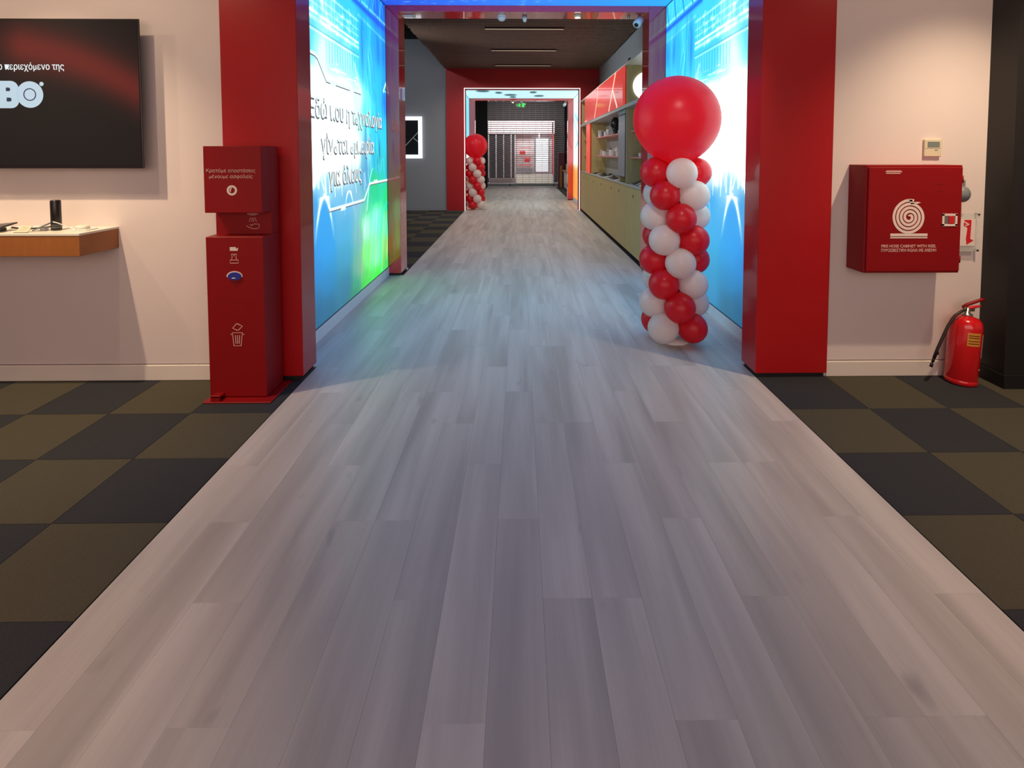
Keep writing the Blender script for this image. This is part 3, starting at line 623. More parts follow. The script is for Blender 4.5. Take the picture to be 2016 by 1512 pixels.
for i in range(16):
    y_ = 9.6+0.21*i+random.uniform(-.03, .03); x = 1.78+0.09*(i % 3)
    pb = MB(); a = random.uniform(.12, .3); p = MB().bbox(-.055, .055, -.085, .085, 0, .010, .003, 1)
    R = Matrix.Rotation(random.uniform(-.3, .3), 3, 'Z') @ Matrix.Rotation(-a, 3, 'Y')
    t = thing('demo_tablet', (x, y_, 1.107), 'small demo device lying on the worktop below the pink shelves', 'tablet', 'demo devices on the worktop')
    t['label'] = '%s small %s demo device on the worktop, counted from the near end' % (['first', 'second', 'third', 'fourth', 'fifth', 'sixth', 'seventh', 'eighth'][i//2], 'dark' if i % 2 else 'pale')
    t['group'] = '%s demo devices on the worktop' % ('dark' if i % 2 else 'pale')
    p.v = [tuple((R @ Vector(v))+Vector((x, y_, 1.107+.018))) for v in p.v]; p.build('body', BLACKP if i % 2 else PALEGREY, t)
    MB().box(x-.03, x+.03, y_-.03, y_+.03, 1.107, 1.122).build('stand', PALEGREY, t)
for i, y_ in enumerate((7.62, 7.86, 8.12, 8.40)):
    t = thing('demo_tablet', (1.85, y_, 1.107), 'propped %s tablet on the worktop of the near bay' % ('dark', 'white', 'grey', 'black')[i], 'tablet', 'tablets in the near bay')
    MB().prism([(1.76, 1.107), (1.96, 1.107), (1.95, 1.19)], 'y', y_-.05, y_+.05).build('wedge', PALEGREY, t)
    MB().prism([(1.75, 1.112), (1.96, 1.197), (1.955, 1.208), (1.745, 1.123)], 'y', y_-.095, y_+.095).build('body', (BLACKP, WHITEP, GREYP, DARKGLASS)[i], t)
# small sensors on the bulkhead
for y_, z_, r_, lab, m in ((10.9, 3.45, .035, 'black round sensor on the grey bulkhead', BLACKP), (12.1, 3.42, .03, 'small grey sensor on the bulkhead beyond the black one', GREYP)):
    tag(MB().lathe([(r_*1.2, 0), (r_*1.2, .01), (r_, .012), (r_*.6, .045)], (2.2, y_, z_), 14, (-1, 0, 0)).build('sensor', m), lab, 'sensor')

# ------------------------------------------------------------------ far passage
def farart(u, v):
    C = np.zeros(u.shape+(3,)); top = np.array([200, 248, 252.]); mid = np.array([240, 252, 250.]); low = np.array([250, 190, 70.]); rr = np.random.default_rng(2)
    t1 = np.clip((v-.35)/.65, 0, 1)[..., None]; C[:] = mid*(1-t1)+top*t1; k = 1/(1+np.exp((v-.30)/.02)); C = C*(1-k[..., None])+low*k[..., None]
    for _ in range(7):
        m = seg(u, v, (rr.uniform(0, 1), rr.uniform(.45, .95)), (rr.uniform(0, 1), rr.uniform(.45, .95)), .02); C = C*(1-m[..., None]*.5)+np.array([90, 190, 205])*(m[..., None]*.5)
    for _ in range(8):
        a = rr.uniform(0, 1); m = seg(u, v, (a, 0), (a+rr.uniform(-.2, .2), .28), .05); C = C*(1-m[..., None]*.5)+np.array([235, 110, 40])*(m[..., None]*.5)
    return C
def farleft(u, v):
    C = farart(u, v); t1 = np.clip((v-.4)/.2, 0, 1)[..., None]; return C*(1-t1)+np.array([110, 220, 240.])*t1*.9+C*t1*.1
def farceil(u, v):
    C = np.zeros(u.shape+(3,)); C[:] = np.array([190, 236, 244.]); rr = np.random.default_rng(4)
    m = np.clip((u-.5)*2, 0, 1)*np.clip(v*1.5, 0, 1); C = C*(1-m[..., None]*.5)+np.array([240, 246, 235])*(m[..., None]*.5)
    for (a, b_, r_) in ((.17, .25, .055), (.4, .62, .055), (.66, .72, .045), (.3, .4, .03), (.6, .35, .03), (.42, .85, .03)):
        m = ell(u, v, (a, b_), r_, .10, .06); C = C*(1-m[..., None])+np.array([50, 90, 100])*m[..., None]
    return C
FY0, FY1 = 15.58, 18.41; FXL, FXR = -1.70, 1.82
for side, X, lab, cf in ((-1, FXL, 'backlit pale blue picture on the left side of the far passage', farleft), (1, FXR, 'backlit white and orange picture on the right side of the far passage', farart)):
    t = thing('light_box', (X, 17.0, 0), lab, 'light box')
    MB().box(*((X-.15, X-.002) if side < 0 else (X+.002, X+.15)), FY0, FY1, 0, 3.425).build('housing', PANEL_EDGE, t)
    grid_panel('printed_fabric', FARPRINT, t, 60, 90, lambda u, v: np.stack([np.full_like(u, X-side*.003), FY0+u*(FY1-FY0), .118+v*3.30], -1), cf, side > 0, .5)
    kb = MB().box(*((X-.001, X+.012) if side < 0 else (X-.012, X+.001)), FY0, FY1, 0.0, 0.112)
    struct(kb.build('baseboard_far_'+('left' if side < 0 else 'right'), KICK), 'pale kick board under the %s picture of the far passage' % ('left' if side < 0 else 'right'), 'skirting')
t = thing('light_box', (0.06, 17, 3.424), 'backlit pale cyan ceiling picture with dark ovals in the far passage', 'light box')
MB().box(FXL-.15, FXR+.15, FY0, FY1, 3.432, 3.5).build('housing', PANEL_EDGE, t)
grid_panel('printed_fabric', FARPRINT, t, 120, 60, lambda u, v: np.stack([FXL+.01+u*(FXR-FXL-.02), FY0+v*(FY1-FY0), np.full_like(u, 3.428)], -1), farceil, True, .0)
# bright lining at the mouth of the far passage
ed = MB().box(-1.53, -1.512, 15.125, 15.14, 0, 3.385).box(1.657, 1.675, 15.125, 15.14, 0, 3.385).box(-1.512, 1.657, 15.125, 15.14, 3.367, 3.385)
struct(ed.build('trim_4', LITWHITE), 'glowing white lining around the mouth of the far passage', 'trim')

# ------------------------------------------------------------------ till room, shutter and the mall beyond
rb = MB().box(-4.0, -1.85, 18.6, 18.72, 0, 4.4).box(1.97, 2.5, 18.6, 18.72, 0, 4.4).box(-1.85, 1.97, 18.6, 18.72, 3.5, 4.4)
struct(rb.build('wall_far_back', BLACK), 'dark back of the far passage', 'wall')
struct(box('wall_till_left', VOID, -4.1, -4.0, 18.6, 25.7, 0, 4.4), 'dark side wall of the till room on the left', 'wall')
struct(box('wall_till_right', mat('grey_till_wall', (128, 122, 128), .6), 2.53, 2.6, 18.6, 25.7, 0, 4.4), 'grey side wall of the till room on the right', 'wall')
struct(box('wall_shutter_left', VOID, -4.0, -1.51, 25.55, 25.75, 0, 4.4), 'black wall to the left of the shutter', 'wall')
struct(box('wall_shutter_right', VOID, 2.10, 2.5, 25.55, 25.75, 0, 4.4), 'dark wall to the right of the shutter', 'wall')
struct(box('ceiling_till', VOID, -4.1, 2.6, 18.6, 25.75, 4.1, 4.2), 'dark ceiling of the till room', 'ceiling')
sh = thing('roller_shutter', (0.3, 25.62, 0), 'closed roller shutter of thin grey bars at the end of the shop', 'shutter')
sm = None; z = 0.22
while z < 4.05:
    if sm is None: so = MB().box(-1.505, 2.095, 25.61, 25.635, z, z+0.034).build('slat', SHUTTER, sh); sm = so.data
    else: o = bpy.data.objects.new('slat', sm); COL.objects.link(o); put(o, (0.295, 25.6225, z), sh)
    z += 0.093
MB().bbox(-1.505, 2.095, 25.60, 25.64, 0.012, 0.17, .006, 1).build('bottom_rail', GREYP, sh)
for x in (-0.45, 1.6): MB().cyl((x, 25.60, .09), (x, 25.585, .09), .03, 12).build('lock', BLACKP, sh)
for x in np.arange(-1.35, 2.1, .3): MB().box(x-.006, x+.006, 25.636, 25.645, .17, 4.05).build('link_strap', SHUTTER, sh)
t = thing('shop_front', (0.1, 29, 0), 'bright pale shop front across the mall, seen through the shutter', 'shop front')
k = 29/25.6
MB().box(-1.66, 1.84, 29.3, 29.4, 0, 3.3).build('wall', STOREPINK, t)
MB().bbox(-1.475*k, 1.63*k, 28.85, 29.3, 2.62, 3.28, .01).build('fascia', STOREPINK, t)
MB().box(-1.6, -0.28, 28.98, 29.0, .25, 2.6).build('dark_window', DARKGLASS, t)
for x in (-1.64, -1.25, -0.85, -0.45, -0.24): MB().box(x-.02, x+.02, 28.94, 28.98, .25, 2.62).build('mullion', STOREPINK, t)
MB().box(0.84, 1.52, 28.9, 28.95, 0.62, 2.36).build('lit_panel', LITPANEL, t)
MB().box(1.0, 1.06, 28.88, 28.92, 2.40, 2.66).build('lit_strip', LITWHITE, t)
MB().box(0.78, .84, 28.9, 28.96, .55, 2.42).box(1.52, 1.58, 28.9, 28.96, .55, 2.42).build('panel_frame', GREYP, t)
MB().bbox(-0.2, 1.75, 28.7, 29.0, .0, .45, .01).build('plinth', WHITETOP, t)
MB().box(1.72, 1.78, 28.85, 28.95, .4, 3.2).build('red_stripe', SIGNRED, t)
MB().bbox(0.0, 0.65, 28.7, 28.95, .9, 1.0, .01).bbox(.05, .6, 28.7, 28.95, 1.35, 1.42, .01).bbox(-.05, .62, 28.75, 28.95, 1.85, 1.9, .01).build('shelf', PINKSHELF, t)
it = MB()
for i in range(9): it.bbox(-0.12+.09*i, -0.06+.09*i, 28.72, 28.8, .47+(0 if i % 2 else .0), .78, .008)
it.build('display_goods', GREYP, t)
MB().bbox(.25, .55, 28.7, 28.8, 1.1, 1.3, .02).bbox(0.0, .3, 28.7, 28.8, 1.5, 1.7, .02).build('red_poster', SIGNRED, t)
struct(box('wall_mall_left', VOID, -5.1, -5.0, 25.7, 33, 0, 4.4), 'dark side of the mall beyond the shutter', 'wall')
struct(box('wall_mall_right', VOID, 5.0, 5.1, 25.7, 33, 0, 4.4), 'dark other side of the mall beyond the shutter', 'wall')
struct(MB().box(-5, 5, 25.7, 33, 4.4, 4.5).box(-5, 5, 29.5, 29.6, 0, 4.4).build('wall_mall_back', VOID), 'dark wall and ceiling of the mall behind the shop front', 'wall')
# exit sign hung from the till room ceiling
t = thing('exit_sign', (0.04, 22, 3.4), 'green lit exit sign hanging before the shutter', 'exit sign')
MB().bbox(-0.16, 0.26, 21.98, 22.02, 3.42, 3.60, .006, 1).build('casing', BLACKP, t)
MB().tube([(0.05, 22, 3.60), (0.05, 22, 4.1)], .008).build('rod', BLACKP, t)
g = MB().sphere((0.0, 21.978, 3.56), .022, 10, 8, (1, .1, 1)).ribbon([(0.0, 3.54), (-0.02, 3.49), (.03, 3.47), (.0, 3.435)], .03, 'y', 21.979).ribbon([(-0.02, 3.49), (-.07, 3.46)], .025, 'y', 21.979).ribbon([(-.06, 3.53), (.0, 3.52), (.05, 3.535)], .022, 'y', 21.979)
g.box(.10, .18, 21.976, 21.979, 3.43, 3.59).ribbon([(-.14, 3.51), (-.09, 3.51)], .03, 'y', 21.979).ribbon([(.2, 3.54), (.24, 3.56)], .04, 'y', 21.979)
g.build('pictogram', EXITG, t)
# till counter
t = thing('counter', (2.1, 21.2, 0), 'pale till counter with a drawer front, right of the far passage end', 'counter')
MB().bbox(1.93, 2.45, 19.6, 23.8, .10, .80, .008, 1).build('body', PALEGREY, t)
MB().box(1.97, 2.45, 19.65, 23.75, 0, .10).build('plinth', PLINTH, t)
MB().bbox(1.88, 2.5, 19.5, 23.9, .80, .86, .005, 1).build('top', WOODWARM, t)
MB().bbox(2.0, 2.5, 21.3, 23.6, .86, 1.12, .005, 1).build('raised_box', WOOD, t)
t = thing('monitor', (2.1, 22.0, 1.12), 'dark monitor on its stand on the raised part of the till counter', 'monitor')
MB().bbox(2.02, 2.22, 21.9, 22.1, 1.12, 1.14, .004, 1).cyl((2.12, 22, 1.14), (2.12, 22, 1.35), .02).build('stand', BLACKP, t)
MB().bbox(2.02, 2.06, 21.6, 22.5, 1.3, 1.85, .006, 1).build('display', DARKGLASS, t)
tag(MB().bbox(2.0, 2.2, 20.2, 20.6, .86, 1.10, .02).build('card_terminal', BLACKP), 'black till device low on the counter front', 'till')
tag(MB().bbox(2.2, 2.45, 22.9, 23.4, 1.12, 2.1, .01).build('poster_board', GREYP), 'grey upright board behind the monitor', 'board')
tag(MB().bbox(1.86, 1.98, 25.2, 25.4, 0, 1.0, .01).build('post', WOODWARM), 'short wooden post at the right end of the shutter', 'post')
tag(MB().bbox(1.80, 2.10, 25.42, 25.54, 0, 1.6, .01).build('side_panel', MAROON), 'maroon panel against the right end of the shutter', 'panel')

# fittings under the frame headers
def dome(name, x, y_, z_, r_, h, m, lab, cat, m2=None, lens=None):
    t = thing(name, (x, y_, z_-h), lab, cat)
    MB().lathe([(r_*1.1, 0), (r_*1.1, -.012), (r_, -.016)], (x, y_, z_), 20).build('base', m, t)
    MB().lathe([(r_, -.016), (r_*.95, -h*.6), (r_*.6, -h*.9), (r_*.15, -h)], (x, y_, z_), 20).build('cover', m2 or m, t)
    if lens: MB().lathe([(r_*.7, -h+.006), (r_*.7, -h-.002)], (x, y_, z_), 16, smooth=False).build('lens', lens, t)
dome('smoke_detector', -.235, 7.27, 3.405, .055, .075, WHITEP, 'white smoke detector under the header of the slim near frame', 'detector')
dome('motion_sensor', .068, 7.30, 3.405, .03, .08, GREYP, 'small grey sensor under the header, right of the white detector', 'sensor', WHITEP)
dome('spot_lamp', .76, 7.24, 3.405, .045, .035, CREAM, 'small lit spot lamp under the header of the slim near frame', 'lamp', None, LAMPON)
dome('sprinkler', 1.44, 7.28, 3.405, .016, .045, CHROME, 'tiny metal sprinkler under the header near the camera', 'sprinkler')
t = thing('security_camera', (1.57, 7.3, 3.30), 'white security camera in the right corner of the slim near frame', 'camera')
MB().lathe([(.035, 0), (.035, -.02), (.02, -.03)], (1.57, 7.28, 3.405), 16).tube([(1.57, 7.28, 3.38), (1.575, 7.25, 3.345)], .012).build('bracket', WHITEP, t)
MB().lathe([(.03, 0), (.055, .01), (.055, .15), (.045, .16)], (1.60, 7.27, 3.37), 16, (-.45, -.55, -.6)).build('body', WHITEP, t)
MB().lathe([(.028, 0), (.028, .006)], Vector((1.60, 7.27, 3.37))+Vector((-.45, -.55, -.6)).normalized()*.16, 14, (-.45, -.55, -.6)).build('lens', BLACKP, t)
t = thing('alarm_contact', (-1.43, 7.25, 3.38), 'white door contact in the left corner under the header', 'sensor')
MB().bbox(-1.53, -1.38, 7.22, 7.26, 3.375, 3.40, .004, 1).build('body', WHITEP, t); MB().bbox(-1.40, -1.36, 7.215, 7.265, 3.37, 3.405, .004, 1).build('cap', CREAM, t)
t = thing('wall_switch', (-1.54, 7.27, 2.3), 'white box on the inner side of the left slim jamb', 'switch')
MB().bbox(-1.55, -1.525, 7.22, 7.33, 2.29, 2.45, .005).build('plate', WHITEP, t); MB().bbox(-1.526, -1.520, 7.245, 7.305, 2.33, 2.41, .003, 1).build('rocker', SKIRT, t)
dome('spot_lamp', -.23, 18.6, 3.355, .05, .06, CREAM, 'lit spot lamp under the header of the far red frame', 'lamp', None, LAMPON)
dome('smoke_detector', .06, 18.6, 3.355, .04, .05, WHITEP, 'tiny detector under the header of the far red frame', 'detector')
t = thing('security_camera', (1.56, 18.6, 3.2), 'white security camera in the right corner of the far red frame', 'camera')
MB().bbox(1.53, 1.62, 18.55, 18.65, 3.30, 3.355, .01).build('bracket', WHITEP, t); MB().cyl((1.58, 18.6, 3.30), (1.50, 18.45, 3.20), .05, 14).build('body', WHITEP, t)
tag(MB().bbox(-1.56, -1.53, 7.40, 7.44, .0, .03, .004, 1).build('door_stop', CREAM), 'small cream door stop on the carpet behind the left slim jamb', 'door stop')

# ------------------------------------------------------------------ balloon columns
def balloon_bm(r, big=False):
    """a balloon: round body, drawn in slightly towards its neck at -x, knot"""
    prof = []; n = 22
    for i in range(n+1):
        t = PI*i/n; z = -math.cos(t)*r; q = math.sin(t)*r
        if t > PI*0.62: s_ = (t-PI*.62)/(PI*.38); z += r*.10*s_*s_
        prof.append((max(q, .0012), z))
    return prof
def balloon_column(x, y_, lab, phase=0, spin=0.0, sc=1.0):
    t = thing('balloon_column', (x, y_, 0), lab, 'balloon column', 'balloon columns in the passages')
    R0, RR = .173*sc, .125*sc; prof = balloon_bm(RR); proto = {}
    for k in range(8):                       # k = 0 is the top cluster
        z = (1.437-.1845*k)*sc
        for j in range(4):
            ang = j*PI/2+(PI/4 if k % 2 else 0)+spin
            c = COLS[k][(j+phase) % 4]
            d = Vector((math.sin(ang), -math.cos(ang), 0)); cpos = Vector((x, y_, z))+d*R0
            dd = (d+Vector((0, 0, random.uniform(-.12, .12)))).normalized()
            s_ = random.uniform(.965, 1.03)
            b = MB().lathe([(q*s_, zz*s_) for q, zz in prof], cpos, 26, -dd)
            o = b.build('balloon', BRED if c == 'r' else BWHITE, t); tag(o, 'white balloon' if c == 'w' else 'red balloon')
            kn_ = cpos-dd*(RR*1.08*s_)
            MB().lathe([(.003, -.012), (.009, -.004), (.006, .006), (.012, .014)], kn_, 8, -dd).build('knot', BRED if c == 'r' else BWHITE, o)
    rb = .358*sc; cz = 1.885*sc
    o = MB().lathe([(q, -zz*1.0+0) for q, zz in balloon_bm(rb)][::-1], (x, y_, cz), 56).build('big_balloon', BBIG, t); tag(o, 'very large red balloon on top')
    MB().lathe([(.006, -.02), (.016, -.01), (.01, .01), (.02, .03)], (x, y_, cz-rb*1.1), 10).build('knot', BRED, o)
    MB().cyl((x, y_, 0.02), (x, y_, cz-rb), .012, 10).build('pole', WHITEP, t)
    MB().lathe([(.13, 0), (.13, .010), (.02, .02)], (x, y_, 0), 24).build('base_plate', WHITEP, t)
    return t
#        front right back left  (even rows: front-right is the first after a 45 degree turn)
COLS = ['wrwr', 'wrwr', 'rwrw', 'rwrw', 'wrwr', 'wrwr', 'rwrw', 'rwrw']
# row 2, 4 ... are turned by +45 deg: index 0 = front-right, 3 = front-left
balloon_column(1.315, 4.57, 'red and white balloon column standing before the right concert picture')
balloon_column(-1.245, 15.42, 'red and white balloon column at the left mouth of the far passage', 1, .35, .955)

# ------------------------------------------------------------------ sanitiser kiosk
t = thing('sanitiser_stand', (-1.83, 3.62, 0), 'red floor standing hand sanitiser dispenser against the left red pillar', 'sanitiser stand')
xl, xr, yf, yb = -2.02, -1.652, 3.51, 3.755
MB().bbox(xl, xr, yf, yb, .012, 1.062, .003, 1).build('lower_body', REDSAT, t)
MB().bbox(xl, xr, 3.635, yb, 1.060, 1.645, .003, 1).build('spine', REDSAT, t)
MB().bbox(xl, xr, yf, 3.637, 1.217, 1.645, .003, 1).build('dispenser_head', REDSAT, t)
MB().bbox(-2.03, -1.595, 3.436, 3.775, 0, .008, .002, 1).build('base_plate', REDSAT, t)
p = MB().bbox(-1.985, -1.925, 3.45, 3.53, .028, .040, .003, 1).bbox(-1.985, -1.925, 3.45, 3.458, .008, .045, .002, 1).cyl((-1.955, 3.505, .008), (-1.955, 3.505, .03), .010, 12); p.build('foot_pedal', REDSAT, t)
text('lettering', 'Κρατάμε αποστάσεις', .0315, PINKWHITE, t, (-1.846, yf-.0015, 1.478), FX, UP, .0006, 0, 'CENTER')
text('lettering', 'μένουμε ασφαλείς', .0315, PINKWHITE, t, (-1.846, yf-.0015, 1.440), FX, UP, .0006, 0, 'CENTER')
cx, cz = -1.842, 1.362
ring = [(cx+.026*math.cos(a), cz+.026*math.sin(a)) for a in [2*PI*k/28 for k in range(28)]]
MB().ribbon(ring, .0135, 'y', yf-.0005, .0012, True).ribbon([(cx+.004, cz+.022), (cx-.010, cz+.006), (cx-.010, cz-.008)], [.002, .008, .008], 'y', yf-.0005, .0012).build('logo', WHITEINK, t)
ic = MB(); cx, yn = -1.775, 3.635
for r_, w_ in ((.020, .5), (.034, .8), (.048, .9)):
    ic.ribbon([(cx+r_*math.sin(a), 1.222-.006-r_*.55*math.cos(a)) for a in np.linspace(-w_, w_, 9)], .004, 'y', yn-.0005)
for dx in (-.014, -.004, .004, .014): ic.ribbon([(cx+dx, 1.172), (cx+dx*1.7, 1.145)], .0025, 'y', yn-.0005)
ic.ribbon([(cx-.045, 1.118), (cx-.02, 1.104), (cx-.002, 1.098), (cx+.03, 1.098), (cx+.042, 1.108), (cx+.042, 1.128), (cx+.01, 1.130), (cx-.005, 1.124), (cx-.02, 1.126), (cx-.005, 1.116)], .0032, 'y', yn-.0005)
ic.build('spray_icon', PINKWHITE, t)
ic = MB(); cx = -1.84; F = yf-.0005
ic.prism([(cx-.026, .972), (cx+.024, .972), (cx+.028, .992), (cx+.014, .986), (cx+.012, .996), (cx-.026, .996)], 'y', F-.001, F)
ic.build('glove_icon', WHITEINK, t)
ic = MB()
ic.ribbon([(cx-.026, .892), (cx+.026, .892), (cx+.026, .912), (cx-.026, .912)], .004, 'y', F, .0012, True)
ic.ribbon([(cx-.016, .914), (cx-.012, .932), (cx-.018, .950), (cx+.018, .950), (cx+.012, .932), (cx+.016, .914)], .0035, 'y', F)
ic.ribbon([(cx-.006, .948), (cx+.0, .936), (cx+.008, .948)], .003, 'y', F)
ic.build('tissue_icon', PINKWHITE, t)
def lens_shape(cx, cz, a, b, n=20, flat=.35):
    return [(cx+a*math.cos(k*2*PI/n), cz+b*math.sin(k*2*PI/n)*(1 if math.sin(k*2*PI/n) > 0 else flat)) for k in range(n)]
sl = MB().prism(lens_shape(cx, .806, .052, .034), 'y', F-.002, F).build('glove_slot', WHITEINK, t)
MB().prism(lens_shape(cx+.002, .806, .043, .027, flat=.9), 'y', F-.008, F-.001).build('glove', BLUEGLOVE, sl)
MB().prism([(cx-.016, .792), (cx+.012, .794), (cx+.004, .800), (cx-.012, .799)], 'y', F-.009, F-.002).build('glove_end', WHITEINK, sl)
ic = MB().ribbon([(cx-.02, .775), (cx-.006, .782), (cx, .776), (cx+.014, .784), (cx+.02, .77), (cx+.016, .75), (cx, .744), (cx-.014, .752)], .003, 'y', F).ribbon([(cx-.008, .764), (cx+.01, .766)], .003, 'y', F)
ic.build('mask_icon', DARKINK, t)
ic = MB(); bx_ = -1.832
ic.ribbon([(bx_-.030, .466), (bx_-.008, .492), (bx_+.002, .496), (bx_+.014, .488), (bx_+.034, .480), (bx_+.006, .452), (bx_-.008, .456)], .005, 'y', F, .0015, True)
ic.ribbon([(bx_-.032, .436), (bx_+.032, .436), (bx_+.022, .350), (bx_-.024, .350)], .005, 'y', F, .0015, True)
ic.ribbon([(bx_-.045, .426), (bx_-.030, .426)], .004, 'y', F).ribbon([(bx_+.030, .426), (bx_+.045, .426)], .004, 'y', F)
for dx in (-.013, 0, .013): ic.ribbon([(bx_+dx*1.1, .420), (bx_+dx*.8, .364)], .0045, 'y', F)
ic.build('bin_icon', PINKWHITE, t)
MB().box(xl+.04, xr-.1, yf-.0004, yf, .640, .6415).build('joint_line', DARKINK, t)

# ------------------------------------------------------------------ television and shelf
t = thing('television', (-3.4, 3.72, 1.495), 'large black wall television showing a dark red film screen', 'television')
TX0, TX1, TZ0, TZ1 = -4.30, -2.519, 1.498, 2.487
MB().bbox(TX0, TX1, 3.690, 3.702, TZ0, TZ1, .004).build('bezel', BLACKP, t)
MB().bbox(TX0+.35, TX1-.12, 3.702, 3.755, TZ0+.08, TZ1-.15, .008).box(-3.6, -3.2, 3.755, 3.807, 1.8, 2.2).build('rear_case', BLACKP, t)
def tvart(u, v):
    C = np.zeros(u.shape+(3,)); C[:] = np.array([18, 14, 16.])
    x = TX0+.012+u*(TX1-TX0-.024); z = TZ0+.02+v*(TZ1-TZ0-.032); s = np.clip((x+3.6)/1.05, 0, 1)
    c = 2.40-.30*s**1.0*np.clip((x+3.45)/.9, 0, 1); m = np.exp(-((z-c+.08)/(.16))**2)*np.clip((x+3.55)/.25, 0, 1)
    C = C*(1-m[..., None])+np.array([104, 32, 28.])*m[..., None]
    m = np.exp(-((z-2.30)/.28)**2)*.35*np.clip((x+3.7)/.4, 0, 1); C = C+np.array([30, 6, 6.])*m[..., None]*(1-np.clip((2.03-z)/.1, 0, 1))[..., None]
    return C
sc_ = grid_panel('screen', SCREEN, t, 110, 62, lambda u, v: np.stack([TX0+.012+u*(TX1-TX0-.024), np.full_like(u, 3.6892), TZ0+.02+v*(TZ1-TZ0-.032)], -1), tvart, False)
TVW = mat('white_screen_caption', (60, 62, 64), .5, emit=(236, 246, 250), es=.9); LOGO = mat('pale_blue_screen_logo', (60, 62, 64), .5, emit=(186, 212, 228), es=.9)
a = text('screen_caption', 'ιο περιεχόμενο της', .062, TVW, sc_, (-3.462, 3.6882, 2.152), FX, UP, .0004, .0004)
cw = max(v.co.x for v in a.data.vertices)
for v in a.data.vertices: v.co.x *= .445/cw
# screen logo: H, B, O with ring, small dot
lg = MB(); Yl = 3.6882; zb, zt = 1.898, 2.078; LX = .043
def rnd(x0, x1, z0, z1, r_, n=5):
    P = []
    for (cx, cz, a0) in ((x1-r_, z1-r_, 0), (x0+.004, z1-.004, PI/2), (x0+.004, z0+.004, PI), (x1-r_, z0+r_, 1.5*PI)):
        rr_ = r_ if cx > (x0+x1)/2 else .004
        P += [(cx+rr_*math.cos(a0+PI/2*k/n), cz+rr_*math.sin(a0+PI/2*k/n)) for k in range(n+1)]
    return P
lg.prism(rnd(-3.53, -3.363, zb, zt, .052), 'y', Yl-.0004, Yl)
lg.prism([(-3.74, zb), (-3.68, zb), (-3.68, 1.97), (-3.62, 1.97), (-3.62, zb), (-3.53, zb), (-3.53, zt), (-3.62, zt), (-3.62, 2.01), (-3.68, 2.01), (-3.68, zt), (-3.74, zt)], 'y', Yl-.0004, Yl)
lg.lathe([(.0875, 0), (.0875, .0004)], (-3.291, Yl, 1.988), 40, (0, -1, 0), False)
lg.lathe([(.014, 0), (.014, .0004)], (-3.212, Yl, 2.058), 14, (0, -1, 0), False)
lg.v = [(v[0]+LX, v[1], v[2]) for v in lg.v]; lg.build('screen_logo', LOGO, sc_)
dk = MB().prism(rnd(-3.446, -3.418, 2.010, 2.034, .01), 'y', Yl-.0012, Yl-.0006).prism(rnd(-3.444, -3.412, 1.942, 1.968, .012), 'y', Yl-.0012, Yl-.0006)
dk.ribbon([(-3.291+.0385*math.cos(a), 1.988+.0385*math.sin(a)) for a in [2*PI*k/32 for k in range(32)]], .0065, 'y', Yl-.0008, .0008, True)
dk.v = [(v[0]+LX, v[1], v[2]) for v in dk.v]; dk.build('screen_logo_counter', mat('dark_blue_screen_ink', (24, 32, 60), .5, emit=(24, 32, 60), es=.8), sc_)

t = thing('wall_shelf', (-3.6, 3.64, .945), 'warm oak wall shelf with a white top under the television', 'shelf')
MB().bbox(-4.7, -2.79, 3.47, W, .945, 1.076, .003, 1).build('oak_body', WOODWARM, t)
MB().bbox(-4.703, -2.787, 3.467, W, 1.076, 1.092, .002, 1).build('white_top', WHITETOP, t)
ST = 1.092
t = thing('smart_speaker', (-3.055, 3.62, ST), 'tall black cylindrical speaker standing on the white shelf top', 'speaker')
MB().lathe([(.026, 0), (.029, .004), (.029, .19), (.027, .197), (.022, .2)], (-3.055, 3.62, ST), 28).build('body', BLACKP, t)
MB().lathe([(.0295, .020), (.0295, .024)], (-3.055, 3.62, ST), 28).lathe([(.0295, .034), (.0295, .037)], (-3.055, 3.62, ST), 28).build('base_ring', GREYP, t)
tag(MB().tube([(-3.05, 3.588, ST+.06), (-3.03, 3.59, ST+.055), (-3.00, 3.62, ST+.03), (-2.965, 3.64, ST+.006), (-2.93, 3.64, ST+.006)], .0032).build('cable', WHITEP), 'short white cable from the black speaker to the round hub', 'cable')
t = thing('round_hub', (-2.90, 3.64, ST), 'small white round hub on a square pad near the shelf end', 'hub')
MB().bbox(-2.96, -2.84, 3.59, 3.70, ST, ST+.007, .003, 1).build('pad', WHITEP, t)
MB().lathe([(.036, .007), (.040, .014), (.038, .026), (.030, .030)], (-2.905, 3.645, ST), 24).build('body', WHITETOP, t)
t = thing('display_phone', (-3.13, 3.60, ST), 'grey phone propped flat on a low stand left of the speaker', 'phone')
p = MB().bbox(-.045, .045, -.045, .045, 0, .008, .003, 1); R = Matrix.Rotation(-.42, 3, 'Y') @ Matrix.Rotation(.2, 3, 'X')
p.v = [tuple((R @ Vector(v))+Vector((-3.13, 3.61, ST+.026))) for v in p.v]; p.build('body', GREYP, t); MB().box(-3.145, -3.115, 3.60, 3.63, ST, ST+.02).build('stand', WHITEP, t)
t = thing('price_card', (-3.18, 3.53, ST), 'small pale price card leaning at the front of the shelf', 'card')
MB().prism([(3.50, ST), (3.545, ST+.038), (3.549, ST+.036), (3.505, ST)], 'x', -3.22, -3.145).build('card', CREAM, t)
li = MB()
for k in range(3): li.ribbon([(-3.205, ST+.03-.009*k), (-3.16, ST+.03-.009*k)], .002, 'y', 3.536-.0105*k, .0012)
li.build('print_line', GREYP, t); MB().box(-3.225, -3.14, 3.496, 3.505, ST, ST+.004).build('foot', GREYP, t)
t = thing('demo_tablet', (-3.40, 3.58, ST), 'dark tablet lying on its stand at the left edge of the shelf', 'tablet')
